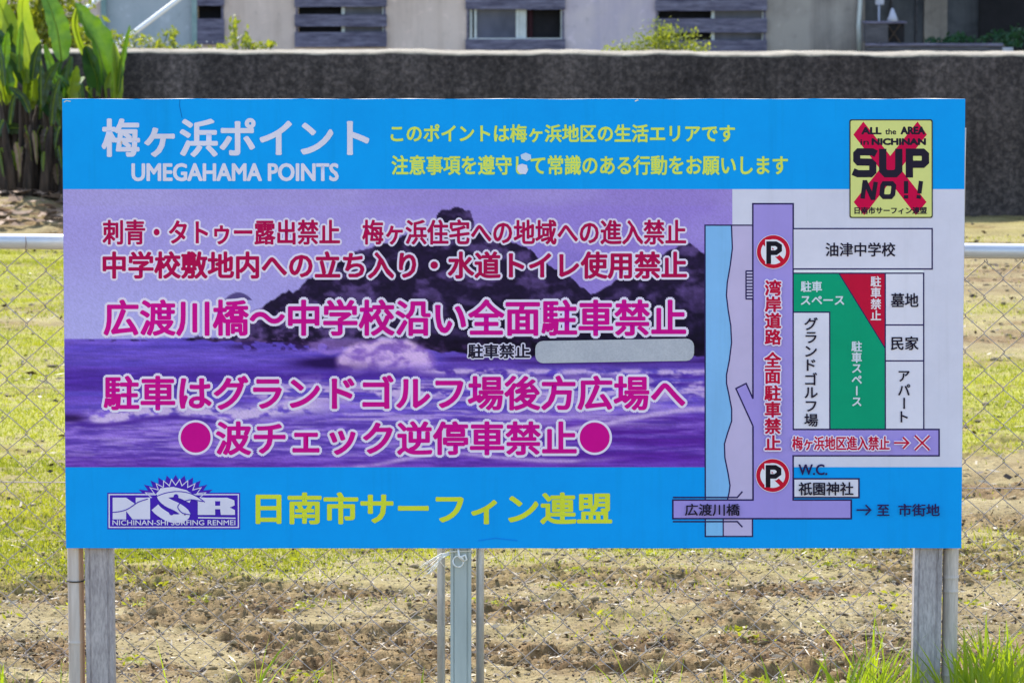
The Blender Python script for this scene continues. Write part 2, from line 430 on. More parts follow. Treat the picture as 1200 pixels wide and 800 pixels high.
# loose clods
def clods(n, x0, x1, y0, y1, smin, smax, dens):
    x, y = scatter(n, x0, x1, y0, y1, dens); n = len(x)
    t = (1 + 5 ** 0.5) / 2
    iv = np.array([(-1, t, 0), (1, t, 0), (-1, -t, 0), (1, -t, 0), (0, -1, t), (0, 1, t), (0, -1, -t), (0, 1, -t), (t, 0, -1), (t, 0, 1), (-t, 0, -1), (-t, 0, 1)]) / 1.9
    fi = np.array([(0, 11, 5), (0, 5, 1), (0, 1, 7), (0, 7, 10), (0, 10, 11), (1, 5, 9), (5, 11, 4), (11, 10, 2), (10, 7, 6), (7, 1, 8), (3, 9, 4), (3, 4, 2), (3, 2, 6), (3, 6, 8), (3, 8, 9), (4, 9, 5), (2, 4, 11), (6, 2, 10), (8, 6, 7), (9, 8, 1)])
    s = smin * (smax / smin) ** (RNG.random(n) ** 2.2)
    sc3 = RNG.uniform(0.6, 1.25, (n, 1, 3)) * np.array([1.15, 1.0, 0.62])
    V = iv[None] * RNG.uniform(0.45, 1.4, (n, 12, 1)) * sc3 * s[:, None, None]
    V = V + np.stack([x, y, height(x, y) + s * 0.3], -1)[:, None, :]
    F = fi[None] + (np.arange(n) * 12)[:, None, None]
    return V.reshape(-1, 3), F.reshape(-1, 3)
cd = lambda x, y: np.clip(crumble(x, y) * 0.9 + 0.3 * rough_mask(x, y) * sm(0.45, 0.65, fbm(x * 3, y * 3, 55, 3)), 0.25 * sm(0.4, 0.6, fbm(x * 1.6, y * 2.5, 57, 3)) + 0.04, 1) * (1 - 0.85 * np.clip(green_mask(x, y) * 1.6, 0, 1))
parts = [clods(56000, -1.5, 1.5, 0.1, 3.4, 0.0015, 0.007, cd), clods(600, -1.9, 1.9, -0.5, 3.2, 0.008, 0.016, cd), clods(12000, -2.4, 2.4, 3.2, 8, 0.003, 0.012, cd), clods(9000, -3.4, 3.4, 8, 18, 0.005, 0.02, cd)]
Vs, Fs, off = [], [], 0
for v, f in parts: Vs.append(v); Fs.append(f + off); off += len(v)
tag(link('soil_clods', np_mesh('soil_clods', np.concatenate(Vs), np.concatenate(Fs)), M['clod']), 'brown crumbly clods of turned soil lying behind the fence', 'soil', kind='stuff')
# dry stalks and leaf litter
def litter(n, x0, x1, y0, y1, lmin, lmax, w, dens):
    x, y = scatter(n, x0, x1, y0, y1, dens); n = len(x)
    a = RNG.uniform(0, 2 * np.pi, n); l = RNG.uniform(lmin, lmax, n) * (RNG.random(n) ** 1.5 + 0.3)
    z = height(x, y) + 0.006; el = RNG.normal(0, 0.22, n)
    ww = w * RNG.uniform(0.3, 1.1, n)
    d = np.stack([np.cos(a) * np.cos(el), np.sin(a) * np.cos(el), np.sin(el)], -1) * l[:, None] / 2
    p = np.stack([-np.sin(a) * ww / 2, np.cos(a) * ww / 2, RNG.uniform(-0.5, 0.9, n) * ww], -1)
    c = np.stack([x, y, z + np.abs(np.sin(el)) * l / 2], -1)
    V = np.stack([c - d, c - 0.1 * d + p, c + d, c + 0.1 * d - p], 1)
    return V.reshape(-1, 3), np.arange(4 * n).reshape(-1, 4)
ld = lambda x, y: np.clip(0.25 + 0.9 * rough_mask(x, y), 0, 1) * sm(0.25, 0.6, fbm(x * 2.2, y * 2.2, 15, 3))
a1 = litter(15000, -1.9, 1.9, -0.5, 3.2, 0.006, 0.045, 0.005, ld)
a2 = litter(4000, -2.8, 2.8, 3.2, 12, 0.02, 0.08, 0.010, ld)
tag(link('dry_litter', np_mesh('dry_litter', np.concatenate([a1[0], a2[0]]), np.concatenate([a1[1], a2[1] + len(a1[0])])), M['straw']),
    'pale dry stalks and leaf scraps strewn over the soil', 'litter', kind='stuff')

a3 = litter(38000, -1.6, 1.6, 0.0, 4.0, 0.003, 0.022, 0.005, ld)
a4 = litter(9000, -3.2, 3.2, 4.0, 17, 0.01, 0.05, 0.012, ld)
tag(link('leaf_mould', np_mesh('leaf_mould', np.concatenate([a3[0], a4[0]]), np.concatenate([a3[1], a4[1] + len(a3[0])])), M['mould']), 'dark rotting leaf scraps and twigs scattered on the soil', 'litter', kind='stuff')

# tall grass at the foot of the fence
def tuft(px, topy, Y, n, spread, w, label, lean=0.0, mat='grass_tall', grp='tall grass clumps at the foot of the fence'):
    base = at(px, 868, Y); base.z = float(height(np.array([base.x]), np.array([Y]))[0]) - 0.01
    H = at(px, topy, Y).z - base.z
    root = empty('grass_clump', base)
    n = int(n * (3.2 if px > 960 else 2.4)); w = w * 1.4; H *= 1.12
    for i in range(n):
        V = []; hh = H * random.uniform(0.45, 1.0) if i else H
        a = random.uniform(0, 2 * math.pi); ln = hh * (random.uniform(0.08, 0.55))
        bx, by = random.uniform(-spread, spread), random.uniform(-0.05, 0.05)
        wd = w * random.uniform(0.5, 1.1); ra = random.uniform(0, math.pi)
        mb = MB(); K = 7; vs = []
        for k in range(K):
            t = k / (K - 1)
            c = Vector((bx + math.cos(a) * ln * t ** 2 + lean * hh * t, by + math.sin(a) * ln * t ** 2, hh * (t - 0.12 * t ** 3)))
            ww = wd * (0.6 + 0.6 * t) * (1 - t ** 3) * 0.5
            pr = Vector((math.cos(ra + 0.8 * t), math.sin(ra + 0.8 * t), 0)) * ww
            vs += [c - pr, c + Vector((0, ww * 0.5, 0)), c + pr]
        fs = []
        for k in range(K - 1):
            for j in (0, 1): fs.append((3 * k + j, 3 * k + j + 1, 3 * k + j + 4, 3 * k + j + 3))
        mb.add(vs, fs)
        mb.build('blade', M[mat], root, True)
    return tag(root, label, 'grass clump', grp)
tuft(986, 736, -0.12, 7, 0.035, 0.012, 'broad bladed green grass clump left of the right steel post', 0.1)
tuft(1022, 752, -0.02, 16, 0.05, 0.006, 'fine feathery grass clump between the broad blades and the right steel post')
tuft(1048, 708, 0.16, 14, 0.05, 0.005, 'tall wispy grass clump with pale stems just left of the right steel post', -0.05)
tuft(920, 766, -0.1, 8, 0.05, 0.008, 'low green grass clump well left of the right steel post')
tuft(872, 776, 0.0, 10, 0.05, 0.005, 'short thin grass clump near the middle of the right fence bay')
tuft(1143, 745, -0.1, 14, 0.04, 0.012, 'dense bright grass clump right of the pale pole')
tuft(1165, 712, 0.02, 16, 0.045, 0.007, 'tallest bright grass clump with upright seed stem right of the pale pole')
tuft(1190, 740, -0.06, 14, 0.04, 0.009, 'thick grass clump at the right edge beneath the fence')
tuft(1136, 726, -0.2, 16, 0.05, 0.010, 'arching grass clump leaning against the pale pole at right', 0.05)
tuft(1176, 752, -0.25, 22, 0.06, 0.008, 'lowest and nearest dense grass clump at the bottom right')
tuft(1194, 722, 0.06, 14, 0.04, 0.007, 'tall thin grass clump at the far right behind the thick one')
tuft(1000, 770, -0.2, 16, 0.07, 0.007, 'low bushy grass clump in front of the broad blades')
tuft(1050, 764, -0.15, 16, 0.06, 0.007, 'bushy grass clump touching the left side of the right steel post')
tuft(14, 748, -0.1, 3, 0.02, 0.010, 'few slanting grass blades at the left end of the fence', -0.12)
tuft(45, 772, 0.05, 7, 0.05, 0.005, 'thin grass clump left of the left grey pole')
tuft(291, 736, -0.08, 4, 0.02, 0.010, 'narrow upright grass clump right of the left steel post', 0.05)
tuft(212, 782, -0.1, 6, 0.04, 0.006, 'short grass sprigs close to the left steel post')
tuft(330, 784, -0.05, 8, 0.06, 0.005, 'small grass sprigs beside the narrow upright clump')
tuft(470, 786, -0.02, 6, 0.05, 0.005, 'small grass sprigs left of the three middle posts')
tuft(700, 790, -0.1, 8, 0.07, 0.006, 'low grass sprigs right of the three middle posts')
tuft(765, 778, 0.02, 7, 0.05, 0.005, 'thin grass sprigs below the middle of the map side')
tuft(610, 792, -0.05, 5, 0.04, 0.005, 'tiny grass sprigs close to the right one of the middle posts')

def sprigs(name, n, x0, x1, y0, y1, hmin, hmax, w, dens, label):
    x, y = scatter(n, x0, x1, y0, y1, dens)
    return lawn(name, x, y, hmin, hmax, w, M['grass_tall'], label)
# the lawn() noise groups them; dense to the right
k1 = lambda x, y: sm(0.45, 0.62, fbm(x * 4, y * 4, 151, 3)) * (0.12 + 0.88 * sm(0.45, 1.05, x)) * sm(0.55, 0.1, y)
sprigs('fence_line_grass', 9000, -1.3, 1.35, -0.5, 0.5, 0.07, 0.19, 0.005, k1, 'thin green grass sprouting along the fence line')
rx = RNG.uniform(-1.3, 1.4, 60); ry = RNG.uniform(0.1, 3.4, 60); Vs, Fs, k = [], [], 0
for a_, b_ in zip(rx, ry):
    hz = float(height(np.array([a_]), np.array([b_]))[0]); m_ = 26; sz = random.uniform(0.012, 0.035)
    c = RNG.normal(0, 1, (m_, 3)) * np.array([sz, sz, 0.004]) + np.array([a_, b_, hz + 0.012])
    t_ = RNG.normal(0, 1, (m_, 3)); t_[:, 2] *= 0.5; t_ /= np.linalg.norm(t_, axis=1)[:, None]; q_ = np.cross(t_, RNG.normal(0, 1, (m_, 3))); q_ /= np.linalg.norm(q_, axis=1)[:, None]
    l_ = 0.008 * RNG.uniform(0.6, 1.5, (m_, 1)); V = np.stack([c - t_ * l_, c + q_ * l_ * 0.4, c + t_ * l_, c - q_ * l_ * 0.4], 1).reshape(-1, 3)
    Vs.append(V); Fs.append(np.arange(4 * m_).reshape(-1, 4) + k); k += len(V)
tag(link('low_weeds', np_mesh('low_weeds', np.concatenate(Vs), np.concatenate(Fs)), M['grass']), 'tiny flat green weeds dotted over the bare soil', 'weeds', kind='stuff')

# ------------------------------------------------------------------ the signboard
SW, SH, S_TOP = 1.826, 0.9145, 1.3215
SX = at(602, 116, 0).x
sign = tag(empty('signboard', (SX, 0, 0)), 'large blue and purple printed Japanese notice board with parking map', 'signboard')
def P(px, py, z=0.0):
    """print position on the board (layout units: 1 = one pixel of the artwork), z = height above the panel"""
    t = (py - 116.0) / 526.0
    l = 73 + 4 * t; r = 1131 - 5 * t
    return ((px - l) / (r - l) * SW - SW / 2, -z, S_TOP - t * SH)
def PA(V, z):
    t = (V[:, 1] - 116.0) / 526.0; l = 73 + 4 * t; r = 1131 - 5 * t
    return np.stack([(V[:, 0] - l) / (r - l) * SW - SW / 2, -z * np.ones(len(V)) if np.isscalar(z) else -z, S_TOP - t * SH], -1)

# panel with slightly chipped edge
pan = MB(); N = 60; vs = []; fs = []
for yy in (0.0, 0.012):
    for k in range(N + 1):
        x = -SW / 2 + SW * k / N
        w1 = 0.0008 * math.sin(k * 0.9) * random.random()
        vs += [(x, yy, S_TOP + w1), (x, yy, S_TOP - SH + w1 * 0.5)]
n2 = 2 * (N + 1)
for k in range(N):
    a = 2 * k
    fs += [(a, a + 1, a + 3, a + 2), (n2 + a, n2 + a + 2, n2 + a + 3, n2 + a + 1), (a, a + 2, n2 + a + 2, n2 + a), (a + 1, n2 + a + 1, n2 + a + 3, a + 3)]
fs += [(0, n2, n2 + 1, 1), (2 * N, 2 * N + 1, n2 + 2 * N + 1, n2 + 2 * N)]
pan.add(vs, fs, 1)
for k in range(N): pan.m[4 * k] = 0
M['edge'] = mottled('board_edge', (0.55, 0.5, 0.42), (0.72, 0.68, 0.6), 12, 0.6)
BLUE = (0, 148, 238)
pan.build('panel', [ink(*BLUE), M['edge']], sign)

class Art:
    """flat print: layers of ink a few hundredths of a millimetre thick; one mesh part"""
    step = 4e-6
    def __init__(self, z): self.z = z; self.V = []; self.F = []; self.mi = []; self.n = 0; self.mats = []; self.k = 0
    def _m(self, c):
        m = ink(*c)
        if m not in self.mats: self.mats.append(m)
        return self.mats.index(m)
    def raw(self, V, T, c, z=None):
        V = np.asarray(V, float); T = np.asarray(T)
        if z is None: self.k += 1; z = self.z + self.k * self.step
        self.V.append(PA(V, z)); self.F.append(T + self.n); self.n += len(V)
        self.mi += [self._m(c)] * len(T)
    def poly(self, pts, c):
        """any simple polygon"""
        from mathutils.geometry import tessellate_polygon
        t = tessellate_polygon([[Vector((p[0], p[1], 0)) for p in pts]])
        self.raw(pts, np.array(t).reshape(-1, 3), c)
    def rect(self, x0, y0, x1, y1, c): self.poly([(x0, y0), (x1, y0), (x1, y1), (x0, y1)], c)
    def ellipse(self, cx, cy, rx, ry, c, n=48):
        self.poly([(cx + rx * math.cos(2 * math.pi * i / n), cy + ry * math.sin(2 * math.pi * i / n)) for i in range(n)], c)
    def ring(self, cx, cy, r0, r1, c, n=48):
        V = []; T = []
        for i in range(n):
            a = 2 * math.pi * i / n; V += [(cx + r0 * math.cos(a), cy + r0 * math.sin(a)), (cx + r1 * math.cos(a), cy + r1 * math.sin(a))]
        for i in range(n):
            a = 2 * i; b = 2 * ((i + 1) % n); T += [(a, a + 1, b + 1), (a, b + 1, b)]
        self.raw(V, T, c)
    def line(self, pts, w, c, closed=False):
        if c == NAVY: w *= 1.25
        pts = [np.array(p, float) for p in pts]; 
        if closed: pts = pts + [pts[0]]
        n = len(pts); V = []; T = []
        for i in range(n):
            d0 = pts[i] - pts[i - 1] if i else (pts[-1] - pts[-2] if closed else pts[1] - pts[0])
            d1 = pts[i + 1] - pts[i] if i < n - 1 else (pts[1] - pts[0] if closed else d0)
            d0 = d0 / np.hypot(*d0); d1 = d1 / np.hypot(*d1)
            n0 = np.array([-d0[1], d0[0]]); n1 = np.array([-d1[1], d1[0]])
            m = n0 + n1; m = m / (np.hypot(*m) + 1e-9); s = 1 / max(0.5, abs(m.dot(n0)))
            V += [pts[i] + m * s * w / 2, pts[i] - m * s * w / 2]
        for i in range(n - 1): T += [(2 * i, 2 * i + 1, 2 * i + 3), (2 * i, 2 * i + 3, 2 * i + 2)]
        z = self.z + (self.k + 1) * self.step + np.repeat(np.arange(n), 2) * 8e-6; self.k += 2 + 2 * n
        self.raw(V, T, c, z)
    def glyphs(self, V, T, c, r, outline=None, ro=0.0):
        """r: extra stroke weight, outline: colour, ro: outline width (all in layout units)"""
        if outline:
            for rr, nn in ((ro + r, 12), ((ro + r) * 0.55, 6)):
                for k in range(nn):
                    a = 2 * math.pi * (k + 0.5) / nn
                    self.raw(V + np.array([math.cos(a), math.sin(a)]) * rr, T, outline)
            self.k += 4
        offs = [(0, 0)]
        if r > 0: offs += [(r * math.cos(2 * math.pi * (k + .5) / 8), r * 0.85 * math.sin(2 * math.pi * (k + .5) / 8)) for k in range(8)]
        for o in offs: self.raw(V + np.array(o), T, c)
    def build(self, name, parent=sign):
        me = np_mesh(name, np.concatenate(self.V), np.concatenate(self.F), self.mi)
        # make every face look to the front
        nrm = np.empty(len(me.polygons) * 3, dtype=np.float32); me.polygons.foreach_get('normal', nrm)
        o = link(name, me, self.mats, parent)
        return o

_gl = {}
def glyph(body):
    if body not in _gl:
        c = bpy.data.curves.new('lettering', 'FONT'); c.body = body; c.resolution_u = 3
        o = bpy.data.objects.new('lettering', c); COL.objects.link(o)
        dg = bpy.context.evaluated_depsgraph_get()
        m = bpy.data.meshes.new_from_object(o.evaluated_get(dg)); m.calc_loop_triangles()
        V = np.array([v.co[:2] for v in m.vertices]); T = np.array([t.vertices[:] for t in m.loop_triangles])
        V[:, 1] *= -1
        bpy.data.objects.remove(o); bpy.data.curves.remove(c); bpy.data.meshes.remove(m)
        _gl[body] = (V, T)
    return _gl[body]
def fit(body, x0, y0, x1, y1, r=0.0):
    V, T = glyph(body); a = V.min(0); b = V.max(0)
    x0 += r; x1 -= r; y0 += r; y1 -= r
    V = (V - a) / (b - a) * np.array([x1 - x0, y1 - y0]) + np.array([x0, y0])
    return V, T
def vtext(art, chars, cx, y0, y1, w, c, r, outline=None, ro=0):
    """upright column of characters"""
    ps = (y1 - y0) / len(chars); em_x = w; em_y = ps * 0.97
    for i, ch in enumerate(chars):
        V, T = glyph(ch); V = V - (V.max(0) + V.min(0)) / 2
        if ch == 'ー': V = V[:, ::-1] * np.array([1, 1])
        # Noto ink of a full kanji is about 0.92 em; curve units: 1 em = 1
        V = V * np.array([em_x, em_y]) * 1.02 + np.array([cx, y0 + ps * (i + 0.5)])
        art.glyphs(V, T, c, r, outline, ro)
    return art

WHITE, NAVY, LILAC, GREYW = (200, 201, 220), (38, 28, 80), (152, 138, 210), (202, 202, 222)
YEL, YEL2, CRIM, MAG, RED, GREEN, BLACK = (205, 214, 84), (198, 208, 52), (165, 0, 72), (190, 0, 132), (178, 10, 52), (0, 146, 108), (28, 22, 42)
OUTL = (212, 204, 232)

# --- printed photograph of the bay: its own colours painted per point on a fine sheet
def picture():
    x0, y0, x1, y1 = 73.2, 221, 858.5, 546.5
    nx, ny = 590, 246
    X, Y = np.meshgrid(np.linspace(x0, x1, nx), np.linspace(y0, y1, ny))
    xe = 73 + 4 * (Y - 116) / 526 + 0.1; X = xe + (X - x0) * (x1 - xe) / (x1 - x0)
    def C(*c): return np.array(c, float)
    def mix(a, b, t): return a * (1 - t[..., None]) + b * t[..., None]
    def tile(c): return np.ones(X.shape + (3,)) * C(*c)
    # sky
    sky_ = mix(tile((154, 149, 212)), tile((140, 124, 202)), sm(80, 800, X))
    sky_ = mix(sky_, tile((164, 166, 222)), sm(260, 390, Y) * sm(560, 120, X))
    sky_ = mix(sky_, tile((168, 164, 222)), 0.35 * sm(0.45, 0.75, fbm(X / 130, Y / 45, 2, 4)))
    sky_ = mix(sky_, tile((120, 108, 190)), 0.35 * sm(0.55, 0.8, fbm(X / 160, Y / 30, 5, 4)) * sm(400, 650, X))
    img = sky_
    # sea
    band = fbm(X / 110, Y / 5.0, 7, 5); fine = fbm(X / 26, Y / 2.6, 8, 4)
    sea = mix(tile((92, 80, 190)), tile((112, 96, 206)), sm(0.3, 0.7, band))
    sea = mix(sea, tile((76, 52, 158)), 0.9 * sm(418, 440, Y) * sm(480, 445, Y) * sm(0.3, 0.6, band))
    low = mix(tile((96, 76, 184)), tile((128, 110, 206)), sm(0.35, 0.7, fine))
    low = mix(low, tile((88, 48, 160)), sm(450, 700, X) * (0.35 + 0.65 * sm(0.65, 0.35, band)))
    sea = mix(sea, low, sm(470, 500, Y))
    sea = mix(sea, tile((160, 150, 222)), 0.5 * sm(0.52, 0.66, fbm(X / 45, Y / 2.4, 16, 5)) * sm(488, 500, Y) * sm(700, 450, X))
    sea = mix(sea, tile((96, 60, 172)), 0.7 * sm(525, 546, Y))
    sea = sea * (0.86 + 0.28 * fine)[..., None]
    # white water
    q = fbm(X / 34, Y / 11, 13, 5); q2 = fbm(X / 12, Y / 6, 14, 4)
    wash = np.exp(-((Y - (458 - 0.012 * (X - 480))) / 15) ** 2) * sm(255, 330, X)
    wash = wash * sm(0.44, 0.56, 0.45 * q + 0.3 * q2 + 0.25 * fbm(X / 30, Y / 2.6, 18, 5)) * 0.85
    st_ = fbm(X / 60, Y / 3.2, 15, 5); wash = np.maximum(wash, 0.5 * sm(0.54, 0.64, st_) * sm(440, 448, Y) * sm(505, 492, Y) * sm(330, 420, X) * sm(840, 700, X - 0 * Y)) 
    sea = mix(sea, tile((188, 180, 232)), np.clip(wash * 1.1, 0, 0.92))
    l1 = 481 - 4 * np.sin(X / 25.0) - 0.02 * (X - 80)
    foam = np.exp(-((Y - l1 - 4) / 8.5) ** 2) * sm(92, 120, X) * sm(420, 330, X)
    sea = mix(sea, tile((186, 182, 230)), np.clip(foam * sm(0.28, 0.55, q2) * 1.2, 0, 0.9))
    dk = np.exp(-((Y - 489) / 5.0) ** 2) * sm(112, 84, X); sea = mix(sea, tile((52, 34, 92)), np.clip(dk, 0, 0.92))
    dk2 = np.exp(-((Y - l1 - 13) / 2.6) ** 2) * sm(80, 100, X) * sm(320, 240, X); sea = mix(sea, tile((76, 52, 156)), np.clip(dk2, 0, 0.8))
    # curling wave and its dark face
    face = np.exp(-(((X - 392) / 52) ** 2 + ((Y - 424) / 7.5) ** 2) ** 1.5); sea = mix(sea, tile((44, 26, 88)), np.clip(face * 1.1, 0, 0.95))
    trough = np.exp(-((Y - 421) / 5.5) ** 2) * sm(505, 540, X) * (0.4 + 0.6 * sm(0.7, 0.3, band)); sea = mix(sea, tile((62, 38, 112)), np.clip(trough, 0, 0.85))
    crest = np.exp(-((Y - 434 - 0.004 * (X - 600)) / 3.2) ** 2) * sm(480, 520, X) * sm(0.3, 0.55, q2); sea = mix(sea, tile((190, 182, 232)), np.clip(crest, 0, 0.8))
    # shore wash, two pale lines on the right
    l2 = 506 - 28 * sm(620, 830, X); e = np.exp(-((Y - l2) / 3.2) ** 2) * sm(600, 660, X); sea = mix(sea, tile((180, 170, 228)), np.clip(e * (0.4 + q2), 0, 0.85))
    up = sm(0, 14, l2 - Y) * sm(42, 14, l2 - Y) * sm(560, 650, X); sea = mix(sea, tile((158, 146, 218)), 0.65 * up * sm(0.3, 0.6, q))
    l3 = 547 - 14 * sm(400, 560, X) - 6 * np.sin(X / 60.0) * sm(400, 520, X); e = np.exp(-((Y - l3) / 2.6) ** 2) * sm(350, 460, X) * sm(760, 640, X); sea = mix(sea, tile((176, 164, 226)), np.clip(e * (0.3 + q2), 0, 0.8))
    hz = 395 + 1.0 * np.sin(X / 60)
    img = mix(img, sea, sm(-0.7, 0.7, Y - hz))
    # headland
    pts = [(180, 398), (215, 397), (232, 393), (262, 394), (300, 362), (318, 352), (332, 343), (338, 338), (343, 343), (354, 334), (360, 327), (372, 321), (400, 303), (421, 292), (440, 287), (458, 283),
           (480, 272), (500, 264), (511, 257), (513, 249), (518, 245), (528, 246), (534, 242), (544, 244), (551, 248), (555, 257), (556, 264), (568, 268), (590, 278), (606, 285), (620, 290), (632, 302),
           (643, 309), (656, 316), (668, 322), (680, 334), (693, 343), (706, 337), (722, 328), (745, 317), (765, 304), (785, 293), (797, 286), (808, 284), (818, 290), (826, 298), (845, 304), (860, 306)]
    xp, yp = zip(*pts)
    top = np.interp(X, xp, yp) + 2.4 * (fbm(X / 5, X * 0, 71, 3) - 0.5) * 2
    bot = 397 + 7 * sm(230, 420, X) + 14 * sm(420, 640, X) + 6 * (fbm(X / 14, X * 0, 72, 3) - 0.5)
    isl = 348 + ((X - 279) / 13.5) ** 2 * 6 - 6.5
    inside = sm(-0.8, 0.8, Y - top) * sm(0.8, -0.8, Y - bot)
    isl_m = sm(-0.8, 0.8, Y - isl) * sm(0.8, -0.8, Y - 350.5)
    tx = fbm(X / 20 + Y / 40, Y / 13 - X / 60, 81, 5); tz = fbm(X / 5, Y / 4, 82, 3)
    land = mix(tile((38, 28, 58)), tile((88, 72, 124)), sm(0.42, 0.68, tx) * 0.85)
    land = mix(land, tile((92, 74, 124)), 0.55 * sm(0.5, 0.75, tz) * sm(330, 395, Y) * sm(520, 330, X))
    land = mix(land, tile((20, 12, 36)), 0.55 * sm(330, 380, Y) * sm(450, 600, X))
    land = land * (0.75 + 0.5 * tz)[..., None]
    img = mix(img, land, inside); img = mix(img, tile((74, 64, 116)), isl_m * 0.85)
    rock = sm(0.45, 0.55, fbm(X / 9, Y / 5, 83, 4)) * sm(396, 400, Y) * sm(412, 405, Y) * sm(250, 300, X) * sm(430, 380, X)
    img = mix(img, tile((52, 36, 84)), 0.85 * rock)
    # spray dome of the breaking wave, in front of the headland
    dome = ((X - 452) / 60) ** 2 + ((Y - 424) / (27 + 7 * fbm(X / 14, X * 0, 66, 3))) ** 2
    d = sm(1.12, 0.75, dome) * sm(440, 420, Y)
    dc = mix(tile((132, 108, 196)), tile((194, 178, 234)), sm(0.32, 0.6, fbm(X / 15, Y / 9, 67, 5)))
    img = mix(img, dc, 0.93 * d)
    tail = sm(1.0, 0.5, ((X - 400) / 55) ** 2 + ((Y - 408) / 16) ** 2) * sm(0.4, 0.6, q); img = mix(img, tile((150, 130, 214)), 0.6 * tail * (1 - d))
    # low warm bank under the parking note
    sea_m = (sm(394, 400, Y))[..., None]; img = img * (1 - sea_m) + sea_m * (118 + (img * np.array([0.99, 0.95, 0.90]) - 118) * 1.12 + 5)
    g0 = img.mean(-1, keepdims=True); img = np.where((Y > 240)[..., None], 128 + (img - 128) * 1.08 - 2, img) * np.array([1.02, 0.98, 0.97])
    img = img * (0.955 + 0.09 * RNG.random(X.shape))[..., None]
    c = np.clip(img, 0, 255) / 255.0
    lin = np.where(c <= 0.04045, c / 12.92, ((c + 0.055) / 1.055) ** 2.4) / np.array(INK_L)
    V = PA(np.stack([X.ravel(), Y.ravel()], -1), 0.00012)
    idx = np.arange(nx * ny).reshape(ny, nx)
    F = np.stack([idx[:-1, :-1], idx[1:, :-1], idx[1:, 1:], idx[:-1, 1:]], -1).reshape(-1, 4)
    me = np_mesh('printed_photo', V, F)
    ca = me.color_attributes.new('ink', 'FLOAT_COLOR', 'POINT')
    ca.data.foreach_set('color', np.concatenate([np.clip(lin, 0, 0.9).reshape(-1, 3), np.ones((nx * ny, 1))], 1).astype(np.float32).ravel())
    m, nt, b = base_mat('printed_photo_ink', 0.55, 0, 0.12)
    a = nt.nodes.new('ShaderNodeAttribute'); a.attribute_name = 'ink'
    nt.links.new(a.outputs['Color'], b.inputs['Base Color'])
    link('printed_photo', me, m, sign)
picture()

def words(body, x0, y0, x1, y1, c, r, outline=None, ro=0, z=0.0006):
    a = Art(z); V, T = fit(body, x0, y0, x1, y1, r); a.glyphs(V, T, c, r, outline, ro); return a.build('lettering')
words('梅ヶ浜ポイント', 119, 138, 433, 184, GREYW, 1.5)
words('UMEGAHAMA POINTS', 154, 190.5, 397, 212, GREYW, 0.95)
words('このポイントは梅ヶ浜地区の生活エリアです', 458, 145.5, 861, 166.5, YEL, 0.42, (96, 188, 160), 0.5)
words('注意事項を遵守して常識のある行動をお願いします', 459, 181.5, 923, 204.5, YEL, 0.42, (96, 188, 160), 0.5)
words('刺青・タトゥー露出禁止　梅ヶ浜住宅への地域への進入禁止', 120, 256, 804, 286, CRIM, 0.9, OUTL, 2.2)
words('中学校敷地内への立ち入り・水道トイレ使用禁止', 120, 293, 805, 326, CRIM, 1.2, OUTL, 2.3)
words('広渡川橋〜中学校沿い全面駐車禁止', 121, 349, 804, 393, MAG, 1.4, OUTL, 2.8)
words('駐車はグランドゴルフ場後方広場へ', 121, 438, 803, 480, MAG, 1.4, OUTL, 2.8)
a = Art(0.0006)
for cx in (229, 696.5):
    a.ellipse(cx, 511.5, 20.3, 20.5, OUTL); 
V, T = fit('波チェック逆停車禁止', 252, 491.5, 676, 533, 1.7); a.glyphs(V, T, MAG, 1.4, OUTL, 2.8)
for cx in (229, 696.5): a.ellipse(cx, 511.5, 17.6, 17.8, MAG)
a.build('lettering')
words('駐車禁止', 548, 401.5, 621, 419, BLACK, 0.65, (200, 196, 220), 1.4)
words('日南市サーフィン連盟', 299, 575.5, 717, 614, YEL2, 1.35)

# --- map artwork
a = Art(0.0002)
a.poly([(858, 221), (1129.9, 221), (1126.8, 546.3), (858, 546.3)], WHITE)
wave = [(857, 263), (858, 290), (855.5, 310), (852, 330), (851, 345), (853, 362), (856, 380), (857, 400), (854.5, 420), (851, 438), (851, 448), (854, 462), (857, 478), (857, 492), (852, 507), (848.5, 519), (849, 535), (853, 555), (855, 568), (854, 576), (852, 585)]
a.poly([(826, 263)] + wave + [(826, 585)], (122, 176, 226))
a.poly(wave + [(881.5, 585), (881.5, 263)], (180, 170, 208))
a.rect(826, 607, 847, 628, (122, 180, 228)); a.rect(847, 607, 881, 628, (180, 170, 208))
a.line(wave, 1.3, NAVY); a.line([(847, 607), (847, 628)], 1.2, NAVY)
a.line([(826, 585), (826, 263), (882, 263)], 1.3, NAVY); a.line([(826, 607), (826, 628), (881.3, 628), (881.3, 607)], 1.3, NAVY)
for (x0, y0, x1, y1) in ((882, 238, 929.5, 600), (788, 585, 997, 607), (929, 502, 1100, 533)): a.rect(x0, y0, x1, y1, LILAC)
a.poly([(862, 454), (874, 448), (882.5, 466), (882.5, 499)], LILAC)
a.line([(882, 466), (874, 448), (862, 454), (882, 498)], 1.4, NAVY)
a.line([(882, 466), (882, 238), (929.3, 238), (929.3, 502), (1100, 502), (1100, 533), (929, 533), (929, 585), (997, 585), (997, 607), (788, 607), (788, 585), (882, 585), (882, 498)], 1.5, NAVY)
a.line([(788, 582), (863.5, 582), (869.5, 575)], 1.4, NAVY); a.line([(788, 610.5), (863.5, 610.5), (869.5, 617)], 1.4, NAVY)
a.rect(874, 316.5, 881.3, 349, (188, 182, 216)); a.line([(874, 316.5), (874, 349)], 1.3, NAVY)
for k in range(10): a.line([(873.5, 316.5 + k * 3.6), (881.5, 316.5 + k * 3.6)], 1.4, NAVY)
a.rect(929.9, 267, 1092, 314, (203, 203, 221)); a.line([(929.9, 267), (1092, 267), (1092, 314), (929.9, 314)], 1.3, NAVY)
a.rect(930, 315.2, 1082, 318.2, (220, 218, 232))
